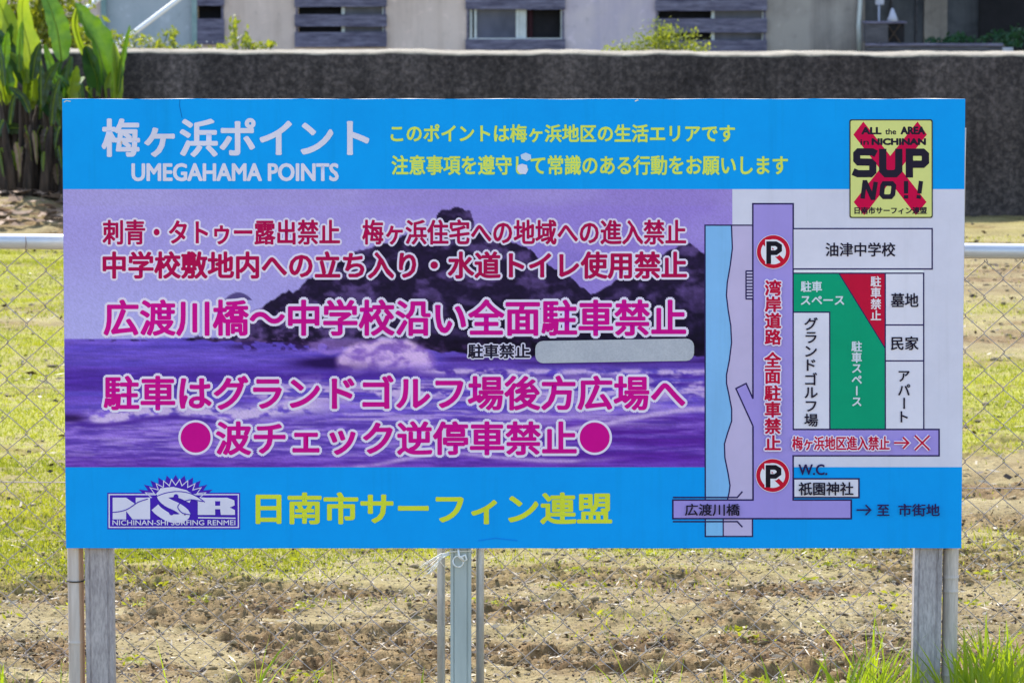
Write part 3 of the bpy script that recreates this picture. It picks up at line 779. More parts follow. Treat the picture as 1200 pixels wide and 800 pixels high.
a.rect(930, 319, 1082, 501, (206, 206, 223))
a.poly([(930, 319.5), (983, 319.5), (1037, 407), (1037, 501), (972, 501), (972, 364.5), (930, 364.5)], GREEN)
a.poly([(983, 319.5), (1037, 319.5), (1037, 407)], RED)
a.line([(930, 319), (1082, 319), (1082, 501.5)], 1.3, NAVY); a.line([(1037, 319), (1037, 501.5)], 1.3, NAVY)
a.line([(930, 364.5), (972, 364.5), (972, 501.5)], 1.3, NAVY); a.line([(983, 319.5), (1037, 407)], 1.0, NAVY)
a.line([(1037, 379.5), (1082, 379.5)], 1.3, NAVY); a.line([(1037, 421.5), (1082, 421.5)], 1.3, NAVY)
a.rect(929.5, 560, 1006, 582, (206, 206, 223)); a.line([(929.5, 560), (1006, 560), (1006, 582), (929.5, 582)], 1.5, NAVY, True)
mp_ = a.build('printed_map')
a = Art(0.0022)
def put(body, x0, y0, x1, y1, c, r, outline=None, ro=0, art=None):
    V, T = fit(body, x0, y0, x1, y1, r); (art or a).glyphs(V, T, c, r, outline, ro)
put('油津中学校', 967, 283, 1049, 299.5, BLACK, 0.34)
put('駐車', 938, 328, 963, 341, (196, 206, 218), 0.35); put('スペース', 938, 345.5, 989, 356, (196, 206, 218), 0.4)
vtext(a, '駐車禁止', 1026, 322, 374.5, 12.5, (212, 204, 216), 0.35)
vtext(a, '駐車スペース', 1003.5, 398, 476, 12.5, (196, 206, 218), 0.4)
put('墓地', 1043.5, 342, 1076, 358.5, BLACK, 0.37); put('民家', 1043.5, 392.5, 1076, 409, BLACK, 0.37)
vtext(a, 'アパート', 1059, 431.5, 495, 15, BLACK, 0.34)
vtext(a, 'グランドゴルフ場', 950, 370, 499, 16.5, BLACK, 0.34)
vtext(a, '湾岸道路', 905.5, 326.5, 403, 19.3, RED, 0.8, OUTL, 1.5)
vtext(a, '全面駐車禁止', 905, 410.5, 527, 19.3, RED, 0.8, OUTL, 1.5)
put('梅ヶ浜地区進入禁止', 927.5, 509.5, 1042, 526.5, RED, 0.5, OUTL, 1.3)
for (c, w) in ((OUTL, 4.6), (RED, 2.2)):
    a.line([(1047, 517.5), (1064, 517.5)], w, c); a.line([(1057.5, 511), (1064, 517.5), (1057.5, 524)], w, c)
    a.line([(1071.5, 509), (1088.5, 526)], w, c); a.line([(1088.5, 509), (1071.5, 526)], w, c)
put('W.C.', 935, 542.5, 969, 555.5, NAVY, 0.42); put('祇園神社', 935, 563.5, 999.5, 579.5, BLACK, 0.37)
put('広渡川橋', 802, 589, 866.5, 603.5, BLACK, 0.32)
a.line([(1003, 596.5), (1019.5, 596.5)], 1.5, NAVY); a.line([(1013.5, 590.5), (1019.5, 596.5), (1013.5, 602.5)], 1.5, NAVY)
put('至', 1027, 590, 1041.5, 603.5, NAVY, 0.37); put('市街地', 1052, 589, 1100.5, 604, NAVY, 0.37)
a.build('lettering', mp_)
for cx, cy in ((906, 294), (905, 556)):
    s = Art(0.0022)
    s.ellipse(cx, cy, 20, 20, (222, 214, 226)); s.ring(cx, cy, 14.6, 19.4, (184, 14, 46))
    s.line([(cx - 12, cy - 12), (cx + 12, cy + 12)], 5.2, (184, 14, 46))
    s.line([(cx - 5.5, cy + 14), (cx - 5.5, cy - 10), (cx + 3, cy - 10), (cx + 7.6, cy - 7), (cx + 7.6, cy - 2), (cx + 3, cy + 1.5), (cx - 4, cy + 1.5)], 8.2, (222, 214, 226))
    s.line([(cx - 5.5, cy + 14), (cx - 5.5, cy - 9.5), (cx + 3, cy - 9.5), (cx + 7.3, cy - 6.8), (cx + 7.3, cy - 2.2), (cx + 3, cy + 1), (cx - 4, cy + 1)], 5.6, (22, 18, 30))
    s.build('no_parking_symbol', mp_)

# --- yellow sticker with the red cross
s = Art(0.0012)
def smooth(P_, m=5):
    P_ = [np.array(p, float) for p in P_]; out = []
    for i in range(len(P_) - 1):
        p0, p1, p2, p3 = P_[max(i - 1, 0)], P_[i], P_[i + 1], P_[min(i + 2, len(P_) - 1)]
        for k in range(m):
            f = k / m; out.append(0.5 * (2 * p1 + (p2 - p0) * f + (2 * p0 - 5 * p1 + 4 * p2 - p3) * f * f + (3 * p1 - p0 - 3 * p2 + p3) * f ** 3))
    return out + [P_[-1]]
def rrect(x0, y0, x1, y1, r):
    p = []
    for cx, cy, a0 in ((x1 - r, y1 - r, 0), (x0 + r, y1 - r, 90), (x0 + r, y0 + r, 180), (x1 - r, y0 + r, 270)):
        for k in range(5): t = R(a0 + 22.5 * k); p.append((cx + r * math.cos(t), cy + r * math.sin(t)))
    return p
s.poly(rrect(995.2, 139.8, 1092.8, 254.6, 2.5), (58, 60, 40)); s.poly(rrect(996.6, 141.2, 1091.4, 253.2, 2), (202, 208, 128))
s.poly([(1011.5, 142.3), (999.8, 157.6), (1073, 251.3), (1085.5, 236)], (190, 0, 66)); s.poly([(1075, 142.3), (1086, 157.4), (1012.5, 251.3), (1000, 236)], (190, 0, 66))
K = (32, 26, 44)
put('ALL', 1009, 148.5, 1033, 157.5, K, 0.75, art=s); put('the', 1037, 150.5, 1050, 157.5, K, 0.3, art=s); put('AREA', 1055, 148, 1084, 157.5, K, 0.75, art=s)
put('in', 1008, 163, 1018, 169.5, K, 0.25, art=s); put('NICHINAN', 1021, 161.5, 1085, 170, K, 0.8, art=s)
s.line([(1026.5, 180), (1022, 177.6), (1006, 177.6), (1003.8, 180), (1003.8, 187), (1006, 189.4), (1020, 189.6), (1022.6, 192), (1022.6, 200.5), (1020, 203), (1005, 203), (999.4, 200.5)], 8.4, K)
s.line([(1034.2, 174), (1034.2, 199), (1038, 203), (1049, 203), (1053, 199), (1053, 174)], 8.6, K)
s.line([(1065.4, 207.5), (1065.4, 178), (1081, 178), (1084.2, 181), (1084.2, 189), (1081, 192), (1066, 192)], 8.6, K)
s.line([(1010.5, 232), (1013, 213), (1014, 213), (1022, 231), (1023, 231), (1026, 212.5)], 5.2, K)
s.line([(1035.5, 214.5), (1045, 214.5), (1047.2, 217), (1046, 227), (1043.5, 229.8), (1035.5, 229.8), (1033, 227), (1034, 217)], 5.6, K, True)
s.line([(1061.5, 211.5), (1061.5, 226)], 5, K); s.line([(1061.5, 228), (1061.5, 232)], 5, K)
s.line([(1079, 211.5), (1077, 226)], 5, K); s.line([(1076.6, 228), (1076, 232)], 5, K)
put('日南市サーフィン連盟', 1001, 241.5, 1086, 250, K, 0.3, art=s)
s.build('sticker')

# --- association emblem
e = Art(0.0006); PU, LW = (64, 32, 168), (204, 204, 226)
cx, cy, n = 205.5, 590, 15; pts = []
for k in range(2 * n + 1):
    t = math.pi + math.pi * k / (2 * n); q = (1.0 if k % 2 else 0.80)
    pts.append((cx + 50 * q * math.cos(t), cy + 34.5 * q * math.sin(t)))
e.poly(pts, PU)
e.rect(125.5, 576.5, 281, 619.5, PU)
e.line([(127.6, 578.6), (279, 578.6), (279, 617.2), (127.6, 617.2)], 1.4, LW, True)
zz = []; n = 12
for k in range(2 * n + 1):
    t = math.pi + 0.12 + (math.pi - 0.24) * k / (2 * n); q = (1.0 if k % 2 else 0.76)
    zz.append((cx + 40 * q * math.cos(t), cy + 29.5 * q * math.sin(t)))
e.line(zz, 1.1, LW)
L = lambda x, y: (110 + x / 6.667, 550 + y / 6.667)
e.poly([L(145, 215), L(250, 215), L(325, 268), L(325, 215), L(437, 215), L(437, 385), L(300, 385), L(250, 320), L(250, 385), L(145, 385)], LW)
S1 = [(760, 225), (660, 180), (560, 172), (525, 200), (570, 250), (660, 295), (715, 345), (670, 378), (590, 372), (510, 325), (475, 290)]
S1 = smooth([L(*p) for p in S1], 4); e.line(S1, 12.4, PU); e.line(S1, 10.2, LW)
e.poly([L(485, 185), L(520, 140), L(620, 130), L(720, 155), L(830, 225), L(880, 268), L(800, 240), L(690, 205), L(560, 215), L(500, 210)], LW)
e.poly([L(810, 215), L(1040, 215), L(1095, 235), L(1098, 275), L(1060, 292), L(1100, 312), L(1100, 350), L(990, 350), L(985, 305), L(945, 305), L(945, 350), L(810, 350)], LW)
e.poly([L(945, 242), L(985, 242), L(985, 278), L(945, 278)], PU); e.line([L(812, 372), L(1105, 376)], 1.5, LW)
for c in ([(145, 330), (210, 322), (270, 300), (345, 250), (420, 225)], [(485, 205), (560, 178), (650, 166), (740, 178), (810, 210), (865, 250)], [(700, 245), (665, 265), (655, 295), (690, 335), (760, 350)], [(640, 190), (660, 225), (705, 240), (760, 230), (850, 245)]):
    e.line(smooth([L(*p) for p in c], 5), 1.1, PU)
e.ellipse(*L(640, 205), 2.8, 2.8, PU); e.ellipse(*L(605, 330), 3.0, 3.4, PU)
put('NICHINAN-SHI SURFING RENMEI', 131.5, 608.5, 275.5, 614.6, LW, 0.12, art=e)
e.build('emblem')

# --- blank strip pasted over a line, chip marks, seams
def rough_patch(pts, c, name, label=None):
    q = Art(0.0012); q.poly(pts, c); o = q.build(name)
    if label: o['label'] = label
    return o
m, nt, b = base_mat('worn_silver_tape', 0.6, 0.0, 0.4)
v = coords(nt); n_ = noise(nt, 300, 3, 0.8, v); n__ = noise(nt, 18, 4, 0.6, v)
c = mixc(nt, 0.5, ramp(nt, n_, [(0.35, (0.40, 0.40, 0.43)), (0.65, (0.60, 0.59, 0.62))]), ramp(nt, n__, [(0.3, (0.42, 0.42, 0.46)), (0.7, (0.56, 0.55, 0.57))]))
nt.links.new(c, b.inputs['Base Color']); M['tape'] = m
mb = MB(); rp = [P(x, y) for x, y in rrect(0, 0, 186, 26, 10)]
rp = []
for x, y in rrect(0, 0, 186, 26, 9):
    rp.append((627 + x, 398.3 + y - 3.0 * (x / 186.0)))
k = len(rp)
vs = [P(x, y, 0.0018) for x, y in rp] + [P(x, y, 0.0003) for x, y in rp]
mb.add(vs, [tuple(range(k))] + [(i, i + k, (i + 1) % k + k, (i + 1) % k) for i in range(k)])
mb.build('cover_strip', M['tape'], sign)['label'] = 'blank silver grey strip pasted over a line of print'
rough_patch([(610, 181), (616, 178.5), (622, 181), (622.5, 186), (617, 188.5), (611, 185.5)], (178, 200, 226), 'paper_chip')
rough_patch([(606.5, 193), (612, 191.5), (617.5, 193), (618.5, 199), (616, 203.6), (609, 203), (605.8, 198)], (205, 206, 226), 'paper_chip')
q = Art(0.0003)
q.line([(211, 117), (210.5, 124), (212, 131), (213.5, 138)], 0.8, (0, 104, 176)); q.line([(560, 633), (580, 630), (606, 633)], 1.6, (0, 128, 220))
q.line([(75, 120), (78, 118), (83, 119)], 1.0, (196, 190, 150)); q.line([(748, 117.2), (744, 118.6)], 1.3, (214, 210, 190))
q.build('scratch')

# --- posts behind the board
def cprofile(cx, w, d, y0, t=0.004, lip=0.010):
    x0, x1 = cx - w / 2, cx + w / 2; y1 = y0 + d
    g = 0.0022; gx_ = [cx - w * 0.36, cx - w * 0.30, cx + w * 0.28, cx + w * 0.36]
    return [(x0, y0), (gx_[0], y0), (gx_[0] + .001, y0 + g), (gx_[1] - .001, y0 + g), (gx_[1], y0), (gx_[2], y0), (gx_[2] + .001, y0 + g), (gx_[3] - .001, y0 + g), (gx_[3], y0), (x1, y0), (x1, y1), (x1 - lip, y1), (x1 - lip, y1 - t), (x1 - t, y1 - t), (x1 - t, y0 + t), (x0 + t, y0 + t), (x0 + t, y1 - t), (x0 + lip, y1 - t), (x0 + lip, y1), (x0, y1)]
def post(px_top, px_bot, w, d, mat, label, ytop=140):
    t, b_ = at(px_top, 643, 0.013), at(px_bot, 800, 0.013)
    k = (b_.x - t.x) / (b_.z - t.z)
    z1 = at(0, ytop, 0.013).z
    mb = MB(); prof = cprofile(0, w, d, 0.014)
    mb.prism(prof, [(t.x - SX + (z - t.z) * k, 0, z) for z in (-0.3, 0.15, 0.42, z1)])
    o = bevel(mb.build('support_post', mat, sign), 0.0025, 2); o['label'] = label; return o
post(115.5, 117.5, 0.057, 0.045, M['chan'], 'weathered grey steel channel post under the left end')
post(1088.5, 1085.5, 0.057, 0.045, M['chan'], 'weathered grey steel channel post under the right end')
post(540, 540, 0.0425, 0.04, M['steel_b'], 'smooth grey green steel post under the middle', 200)
def pole(px_top, px_bot, rad, nodes, mat, label, ties=()):
    t, b_ = at(px_top, 643, 0.036), at(px_bot, 800, 0.036)
    k = (b_.x - t.x) / (b_.z - t.z); z1 = at(0, 150, 0.036).z
    zs = set([-0.3 + i * (z1 + 0.3) / 24 for i in range(25)])
    nz = [at(0, n, 0.036).z for n in nodes]
    for z in nz: zs |= {z - 0.006, z - 0.002, z, z + 0.002, z + 0.006}
    zs = sorted(zs); rr = []
    for z in zs:
        r = rad * (1 - 0.05 * z)
        for q in nz:
            if abs(z - q) < 0.0011: r *= 1.09
            elif abs(z - q) < 0.0031: r *= 1.03
        rr.append(r)
    mb = MB(); mb.tube([(t.x - SX + (z - t.z) * k + 0.0006 * math.sin(z * 9), 0.036, z) for z in zs], rr, 20)
    o = mb.build('bamboo_pole', mat, sign, True); o['label'] = label
    for tp in ties:
        z = at(0, tp, 0.036).z; x = t.x - SX + (z - t.z) * k
        q = MB(); q.tube([(x + (rad + 0.0015) * math.cos(u), 0.036 + (rad + 0.0015) * math.sin(u), z + 0.002 * math.sin(u)) for u in [i * math.pi / 9 for i in range(19)]], 0.0016, 5)
        q.build('tie_wire', M['dark'], o, True)
def bamboo_streak():
    m, nt, b = base_mat('weathered_bamboo_streaked', 0.55, 0, 0.4)
    v = coords(nt, (4, 4, 0.4)); n = noise(nt, 7, 6, 0.65, v)
    c = ramp(nt, n, [(0.35, (0.46, 0.39, 0.34)), (0.65, (0.76, 0.67, 0.60))])
    gm_ = nt.nodes.new('ShaderNodeNewGeometry'); sx = nt.nodes.new('ShaderNodeSeparateXYZ'); nt.links.new(gm_.outputs['Normal'], sx.inputs[0])
    vs = coords(nt, (1, 1, 2.2)); n2 = noise(nt, 2.2, 4, 0.6, vs)
    ad = nt.nodes.new('ShaderNodeMath'); ad.operation = 'MULTIPLY_ADD'; nt.links.new(n2, ad.inputs[0]); ad.inputs[1].default_value = 0.9; nt.links.new(sx.outputs[0], ad.inputs[2])
    s = ramp(nt, ad.outputs[0], [(0.86, (1, 1, 1)), (1.0, (1.0, 0.66, 0.38))])  # orange tint on the right-facing side, broken up by noise
    nt.links.new(mixc(nt, 0.8, c, s, 'MULTIPLY'), b.inputs['Base Color']); bump(nt, b, n, 0.25, 0.002)
    return m
M['bamboo_l'] = bamboo_streak()
pole(88.3, 90, 0.0168, (752, 900), M['bamboo_l'], 'weathered grey bamboo pole with orange streak at the left end', (679,))
pole(1114.5, 1111.5, 0.0162, (676, 692, 790, 900), M['bamboo'], 'weathered pale grey bamboo pole at the right end', ())

# knotted string at the middle post
st = tag(empty('string_knot', at(533, 655, 0.0)), 'frayed white plastic string tied round the middle post under the board', 'string')
o0 = st.location.copy()
def W(px, py, Y): return at(px, py, Y) - o0
mb = MB()
loop = [W(537 + 6.2 * math.cos(t), 657.5 + 6.4 * math.sin(t), 0.002 + 0.004 * math.sin(2 * t)) for t in [i * math.pi / 8 for i in range(17)]]
mb.tube(loop, 0.0016, 6); mb.tube([W(541, 652, -0.001), W(545, 650, 0), W(547, 655, 0.002), W(543, 657, 0.004), W(538, 652, 0.0), W(537, 643, 0.004)], 0.0024, 6)
mb.build('loop', M['string'], st, True)
for k in range(9):
    mb = MB(); dx = random.uniform(-6, 6); dy = random.uniform(-3, 4)
    mb.tube([W(527, 648 + dy * .4, 0.012), W(518 + dx * .2, 650 + dy, 0.006), W(505 + dx, 662 + dy * 2, 0.02), W(497 + dx, 668 + dy * 2.4, 0.01)], [0.0012, 0.001, 0.0008, 0.0005], 4)
    mb.build('strand', M['string'], st, True)
mb = MB(); mb.tube([W(524, 647, 0.012), W(530, 646, 0.008), W(553, 645, 0.009), W(553, 648, 0.05)], 0.0014, 5); mb.tube([W(512, 652, 0.04), W(520, 663, 0.035), W(524, 664, 0.045)], 0.001, 5)
mb.build('wrap', M['string'], st, True)

# ------------------------------------------------------------------ chain link fence
FY = 0.085
fence = tag(empty('chain_link_fence', (0, FY, 0)), 'galvanised chain link fence with round top rail behind the notice board', 'fence')
def rail_py(px): return 282.6 + (px + 0.0) * 11.9 / 1200.0
def fpt(px, py, dy=0.0):
    p = at(px, py, FY + dy); return (p.x, dy, p.z)
xl, xr = -900, 2100
mb = MB(); mb.tube([fpt(x, rail_py(x)) for x in (xl, -100, 300, 600, 900, 1300, xr)], 0.0157, 20)
mb.build('top_rail', M['rail'], fence, True)
# zigzag wires, each one hooked into the next
cw, ch = 22.45, 21.35
V, F = [], []; sides = 5; r = 0.00102; nrow = 27
j0 = int((xl - 31) // cw); j1 = int((xr - 31) // cw)
for j in range(j0, j1):
    pts = []
    for k in range(nrow + 1):
        left = ((j + k) % 2 == 0)
        c = 31 + cw * (j if left else j + 1); e = -0.5 if left else 0.5
        slope = (c) * 11.9 / 1200.0 + 0.9 * math.sin(j * 1.7 + k * 0.6)
        py = 294.0 + k * ch + slope
        wob = 0.9 * math.sin(j * 2.3 + k * 1.1)
        sgn = 1 if left else -1
        pts.append(fpt(c + e + wob, py - 0.7, 0.0014 * sgn)); pts.append(fpt(c + e + wob, py + 0.7, -0.0014 * sgn))
    n = len(pts); P3 = np.array(pts)
    d = np.gradient(P3, axis=0); d /= np.linalg.norm(d, axis=1)[:, None]
    u = np.cross(d, np.array([0, 1.0, 0])); u /= np.linalg.norm(u, axis=1)[:, None]; w = np.cross(d, u)
    ang = np.arange(sides) * 2 * np.pi / sides
    ringv = P3[:, None] + r * (u[:, None] * np.cos(ang)[None, :, None] + w[:, None] * np.sin(ang)[None, :, None])
    base = len(V) * n * sides
    V.append(ringv.reshape(-1, 3))
    ii = np.arange((n - 1) * sides).reshape(n - 1, sides); nx_ = np.roll(ii, -1, axis=1)
    F.append(np.stack([ii, nx_, nx_ + sides, ii + sides], -1).reshape(-1, 4) + base)
link('wire_mesh', np_mesh('wire_mesh', np.concatenate(V), np.concatenate(F), smooth=True), M['wire'], fence)
mb = MB(); mb.tube([fpt(x, 564.5 + x * 7 / 1100.0, 0.003) for x in (xl, 0, 600, 1200, xr)], 0.0011, 5); mb.build('tension_wire', M['wire'], fence, True)
for x in range(-869, 2100, 45):
    q = MB(); py = rail_py(x); c = fpt(x, py)
    q.tube([(c[0] + 0.0012 * math.sin(3 * t), 0.0172 * math.sin(t), c[2] + 0.0172 * math.cos(t) - 0.002) for t in [i * math.pi / 6 - math.pi for i in range(13)]] , 0.001, 4) if x % 90 == 31 else q.tube([(c[0], -0.001, c[2] - 0.0165), (c[0] + 0.003, -0.002, c[2] - 0.024)], 0.001, 4)
    q.build('tie', M['wire'], fence, True)
for px in (517, 562.5):
    p = at(px, 720, FY - 0.03); q = MB()
    q.tube([(p.x, -0.022, z) for z in (-0.3, 0.3, rail_z)] if False else [(p.x, -0.030, z) for z in (-0.3, 0.3, 1.02)], 0.0085, 14)
    q.build('fence_post', M['steel'], fence, True)
for px in (-820, 2020):
    p = at(px, 720, FY); q = MB(); q.tube([(p.x, 0.03, z) for z in (-0.3, 0.5, 1.06)], 0.016, 14); q.build('fence_post', M['steel'], fence, True)

# ------------------------------------------------------------------ sea wall
WY = 19.0
wl = tag(empty('concrete_wall', (0, WY, 0)), 'long dark stained concrete wall with sunlit top across the field', 'wall')
xs_ = np.concatenate([[-40, -20, -8], np.linspace(-4.5, 4.5, 220), [8, 20, 40]]); n = len(xs_)
th = 1.0; tops = 1.022 + 0.004 * (fbm(xs_ * 14, xs_ * 0, 9, 3) - 0.5) * 2 + 0.010 * (fbm(xs_ * 3, xs_ * 0, 4, 3) - 0.5) * 2 - 0.0035 * xs_
V = []; 
for x, t in zip(xs_, tops):
    e = 0.012 * (vn(np.array([x * 9]), np.array([0.0]), 6)[0])
    V += [(x, 0, -0.3), (x, 0, t - 0.010 - e * 0.6), (x, 0.008 + e, t - 0.002), (x, 0.03 + e, t), (x, th, t), (x, th, -0.3)]
F = []; mi = []
for i in range(n - 1):
    for k in range(5):
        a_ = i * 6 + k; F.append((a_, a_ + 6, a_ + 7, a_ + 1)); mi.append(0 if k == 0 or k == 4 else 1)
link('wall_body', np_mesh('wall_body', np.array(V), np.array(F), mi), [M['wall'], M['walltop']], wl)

# ------------------------------------------------------------------ the house behind
HY = 36.0
house = tag(empty('house', (0, HY, 0)), 'low grey and lavender rendered house with boarded windows behind the wall', 'house')
def hp(px, py, dy=0.0):
    p = at(px, py, HY + dy); return (p.x, dy, p.z)
def hbox(px0, py0, px1, py1, d0, d1, jit=0):
    a_ = hp(px0, py1); b_ = hp(px1, py0); return (a_[0], d0, a_[2]), (b_[0], d1, b_[2])
ZT = 2.75
def wallpart(px0, px1, mat, d0=0.0, d1=0.2, z0=-0.2, z1=ZT):
    a_ = hp(px0, 0); b_ = hp(px1, 0)
    mb = MB(); mb.box((a_[0], d0, z0), (b_[0], d1, z1)); return mb.build('wall_panel', mat, house)
Z_WIN = 1.75
wallpart(-420, 124, M['render_grey'])
wallpart(124, 229, M['panel_blue'], 0.03, 0.2)
wallpart(262, 347, M['render_grey']); wallpart(452, 547, M['render_grey'])
wallpart(661, 769, M['render_blue']); wallpart(897, 1012, M['render_dark'])
wallpart(1012, 1700, M['render_shed'], 1.6, 1.8)
for px in (121.5, 228):
    mb = MB(); a_ = hp(px - 3, 0); b_ = hp(px + 3, 0); mb.box((a_[0], -0.05, -0.2), (b_[0], 0.02, ZT)); mb.build('corner_post', M['green_post'], house)
wins = [(229, 262, 52), (347, 452, 55.5), (547, 661, 59), (769, 897, 61)]
def window(px0, px1, bot, kind):
    a_ = hp(px0, bot); b_ = hp(px1, bot); x0, x1, z0 = a_[0], b_[0], a_[2]
    w = MB()
    # wall below and above the opening
    for zz0, zz1 in ((-0.2, z0), (Z_WIN, ZT)): w.box((x0, 0.004, zz0), (x1, 0.2, zz1))
    w.build('wall_panel', M['render_grey'] if px1 < 660 else M['render_dark'], house)
    fr = MB(); t = 0.02
    for q0, q1 in (((x0, -0.02, z0), (x0 + t, 0.12, Z_WIN)), ((x1 - t, -0.02, z0), (x1, 0.12, Z_WIN)), ((x0 + t, -0.02, z0), (x1 - t, 0.12, z0 + t)), ((x0 + t, -0.02, Z_WIN - t), (x1 - t, 0.12, Z_WIN))): fr.box(q0, q1)
    fo = fr.build('window', M['plank'], house)
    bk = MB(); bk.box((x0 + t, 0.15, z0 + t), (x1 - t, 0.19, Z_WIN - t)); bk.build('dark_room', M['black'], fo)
    xm = (x0 + x1) / 2 + 0.02
    if px1 - px0 > 50:
        for q0, q1, mt in ((xm, x1 - t - 0.012, 'glass'),):
            g = MB(); g.box((q0, 0.075, z0 + t), (q1, 0.08, Z_WIN - t)); g.build('pane', M[mt], fo)
        s_ = MB(); s_.box((xm - 0.015, 0.04, z0 + t), (xm + 0.018, 0.09, Z_WIN - t)); s_.box((x1 - t - 0.015, 0.04, z0 + t), (x1 - t, 0.09, Z_WIN - t)); s_.build('sash', M['alu'], fo)
    return fo, x0, x1, z0, xm
def plank(fo, x0, x1, pt, pb, dy=0.0, lift=0.0):
    za, zb = hp(0, pb)[2], hp(0, pt)[2]
    mb = MB(); sag = random.uniform(-0.006, 0.006)
    K = 8; vs = []; fs = []
    for i in range(K + 1):
        t = i / K; x = x0 + (x1 - x0) * t; w = 0.0015 * math.sin(t * 9 + pt)
        vs += [(x, -0.045 + dy, za + w + sag * t), (x, -0.045 + dy, zb + w * 0.5 + sag * t), (x, -0.022 + dy, zb + w * 0.5 + sag * t), (x, -0.022 + dy, za + w + sag * t)]
    for i in range(K):
        b0 = 4 * i
        for k in range(4): fs.append((b0 + k, b0 + (k + 1) % 4, b0 + 4 + (k + 1) % 4, b0 + 4 + k))
    fs += [(0, 3, 2, 1), (4 * K, 4 * K + 1, 4 * K + 2, 4 * K + 3)]
    mb.add(vs, fs); mb.build('plank', M['plank'], fo)
for (a0, a1, bt), slats in zip(wins, ([(22, 52), (-14, 7), (-40, -20)], [(38, 55.5), (17, 31), (-8, 8.5), (-30, -12), (-52, -34)], [(46, 58.5), (-14, 11), (-34, -16), (-54, -38)], [(47.5, 61), (22, 38.5), (0, 13), (-22, -4), (-44, -28)])):
    fo, x0, x1, z0, xm = window(a0, a1, bt, 0)
    for (pt, pb) in slats: plank(fo, x0 - 0.012, x1 + 0.012, pt, pb)
    for xx in ((x0 + 0.03,), (x1 - 0.03,)):
        for (pt, pb) in slats:
            pass
    if a0 == 547:
        g = MB(); g.box((x0 + 0.1, 0.065, z0 + 0.02), (xm - 0.015, 0.07, Z_WIN - 0.02)); g.build('pane', M['glass'], fo)
        for o in list(fo.children):
            if o.name.startswith('pane') and o.location is not None and o.data.vertices[0].co.x > xm - 0.02: bpy.data.objects.remove(o)
        s_ = MB(); s_.box((x0 + 0.03, 0.02, z0 + 0.02), (x0 + 0.055, 0.09, Z_WIN)); s_.box((x0 + 0.075, 0.02, z0 + 0.02), (x0 + 0.1, 0.09, Z_WIN)); s_.box((xm + 0.02, 0.05, z0 + 0.02), (xm + 0.09, 0.06, Z_WIN)); s_.build('sash', M['alu'], fo)
        cu = MB(); xk = [xm + 0.09 + i * 0.016 for i in range(5)]
        cu.add([(x, 0.11 + (0.012 if i % 2 else 0), z) for i, x in enumerate(xk) for z in (z0 + 0.02, Z_WIN)], [(2 * i, 2 * i + 2, 2 * i + 3, 2 * i + 1) for i in range(4)]); cu.build('curtain', M['curtain'], fo)
        sl = MB(); sl.box((x0 + 0.02, -0.03, hp(0, 46)[2] - 0.004), (x1 - 0.02, 0.05, hp(0, 44.8)[2])); sl.build('sill', M['alu'], fo)
mb = MB(); a_ = hp(-430, 0); b_ = hp(1710, 0)
mb.add([(a_[0] - 0.4, -0.35, 2.74), (b_[0] + 0.4, -0.35, 2.74), (b_[0] + 0.4, 5.5, 4.6), (a_[0] - 0.4, 5.5, 4.6), (a_[0] - 0.4, -0.35, 2.84), (b_[0] + 0.4, -0.35, 2.84), (b_[0] + 0.4, 5.5, 4.7), (a_[0] - 0.4, 5.5, 4.7)],
       [(0, 1, 2, 3), (4, 7, 6, 5), (0, 4, 5, 1), (3, 2, 6, 7), (0, 3, 7, 4), (1, 5, 6, 2)])
mb.build('roof', M['roof'], house)
# raised cement corner and downpipe streak at the recess
mb = MB(); mb.tube([hp(1007, 62, -0.03), hp(1006, 30, -0.03), hp(1008, 0, -0.03), (hp(1008, 0)[0], -0.03, 2.7)], 0.022, 8); mb.build('downpipe', M['alu'], house, True)
for px0, px1 in ((1012, 1028), (1060, 1062), (1090, 1092), (1100, 1128)):
    mb = MB(); a_ = hp(px0, 0); b_ = hp(px1, 0); mb.box((a_[0], 1.56, -0.2), (b_[0], 1.598, ZT)); mb.build('wall_panel', M['render_dark'] if px1 - px0 > 10 else M['crate'], house)
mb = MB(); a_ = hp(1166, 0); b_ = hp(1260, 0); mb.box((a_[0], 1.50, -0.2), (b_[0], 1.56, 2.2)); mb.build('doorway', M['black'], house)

# yard pieces right of the house
YY = 35.0
def yp(px, py, Y=YY): return at(px, py, Y)
def ybox(px0, py0, px1, py1, Y, d):
    a_ = at(px0, py1, Y); b_ = at(px1, py0, Y); return (a_.x, Y, a_.z), (b_.x, Y + d, b_.z)
def thing_box(name, mat, label, cat, px0, py0, px1, py1, Y, d, z0=None):
    r_ = tag(empty(name, (at((px0 + px1) / 2, 0, Y).x, Y, 0)), label, cat)
    return r_
pl = thing_box('planter_box', None, 'long low dark plank planter along the top of the wall at right', 'planter', 1014, 50, 1180, 64, YY, 0.4)
def local_box(root, name, mat, px0, py0, px1, py1, Y, d, dz=0.0):
    a_, b_ = ybox(px0, py0, px1, py1, Y, d); l = root.location
    mb = MB(); mb.box((a_[0] - l.x, a_[1] - l.y, a_[2] + dz), (b_[0] - l.x, b_[1] - l.y, b_[2])); return bevel(mb.build(name, mat, root), 0.004, 1)
local_box(pl, 'plank', M['plank'], 1014, 51, 1176, 54.5, YY - 0.03, 0.03)
local_box(pl, 'plank', M['crate'], 1014, 55.2, 1180, 70, YY - 0.02, 0.03)
local_box(pl, 'soil', M['clod'], 1018, 53, 1178, 60, YY + 0.012, 0.34)
local_box(pl, 'leg', M['crate'], 1020, 70.5, 1028, 150, YY, 0.05); local_box(pl, 'leg', M['crate'], 1166, 70.5, 1174, 150, YY, 0.05)
cr = thing_box('storage_crate', None, 'dark storage crate with crossed slats standing on the planter', 'crate', 1014, 26, 1062, 50, YY, 0.3)
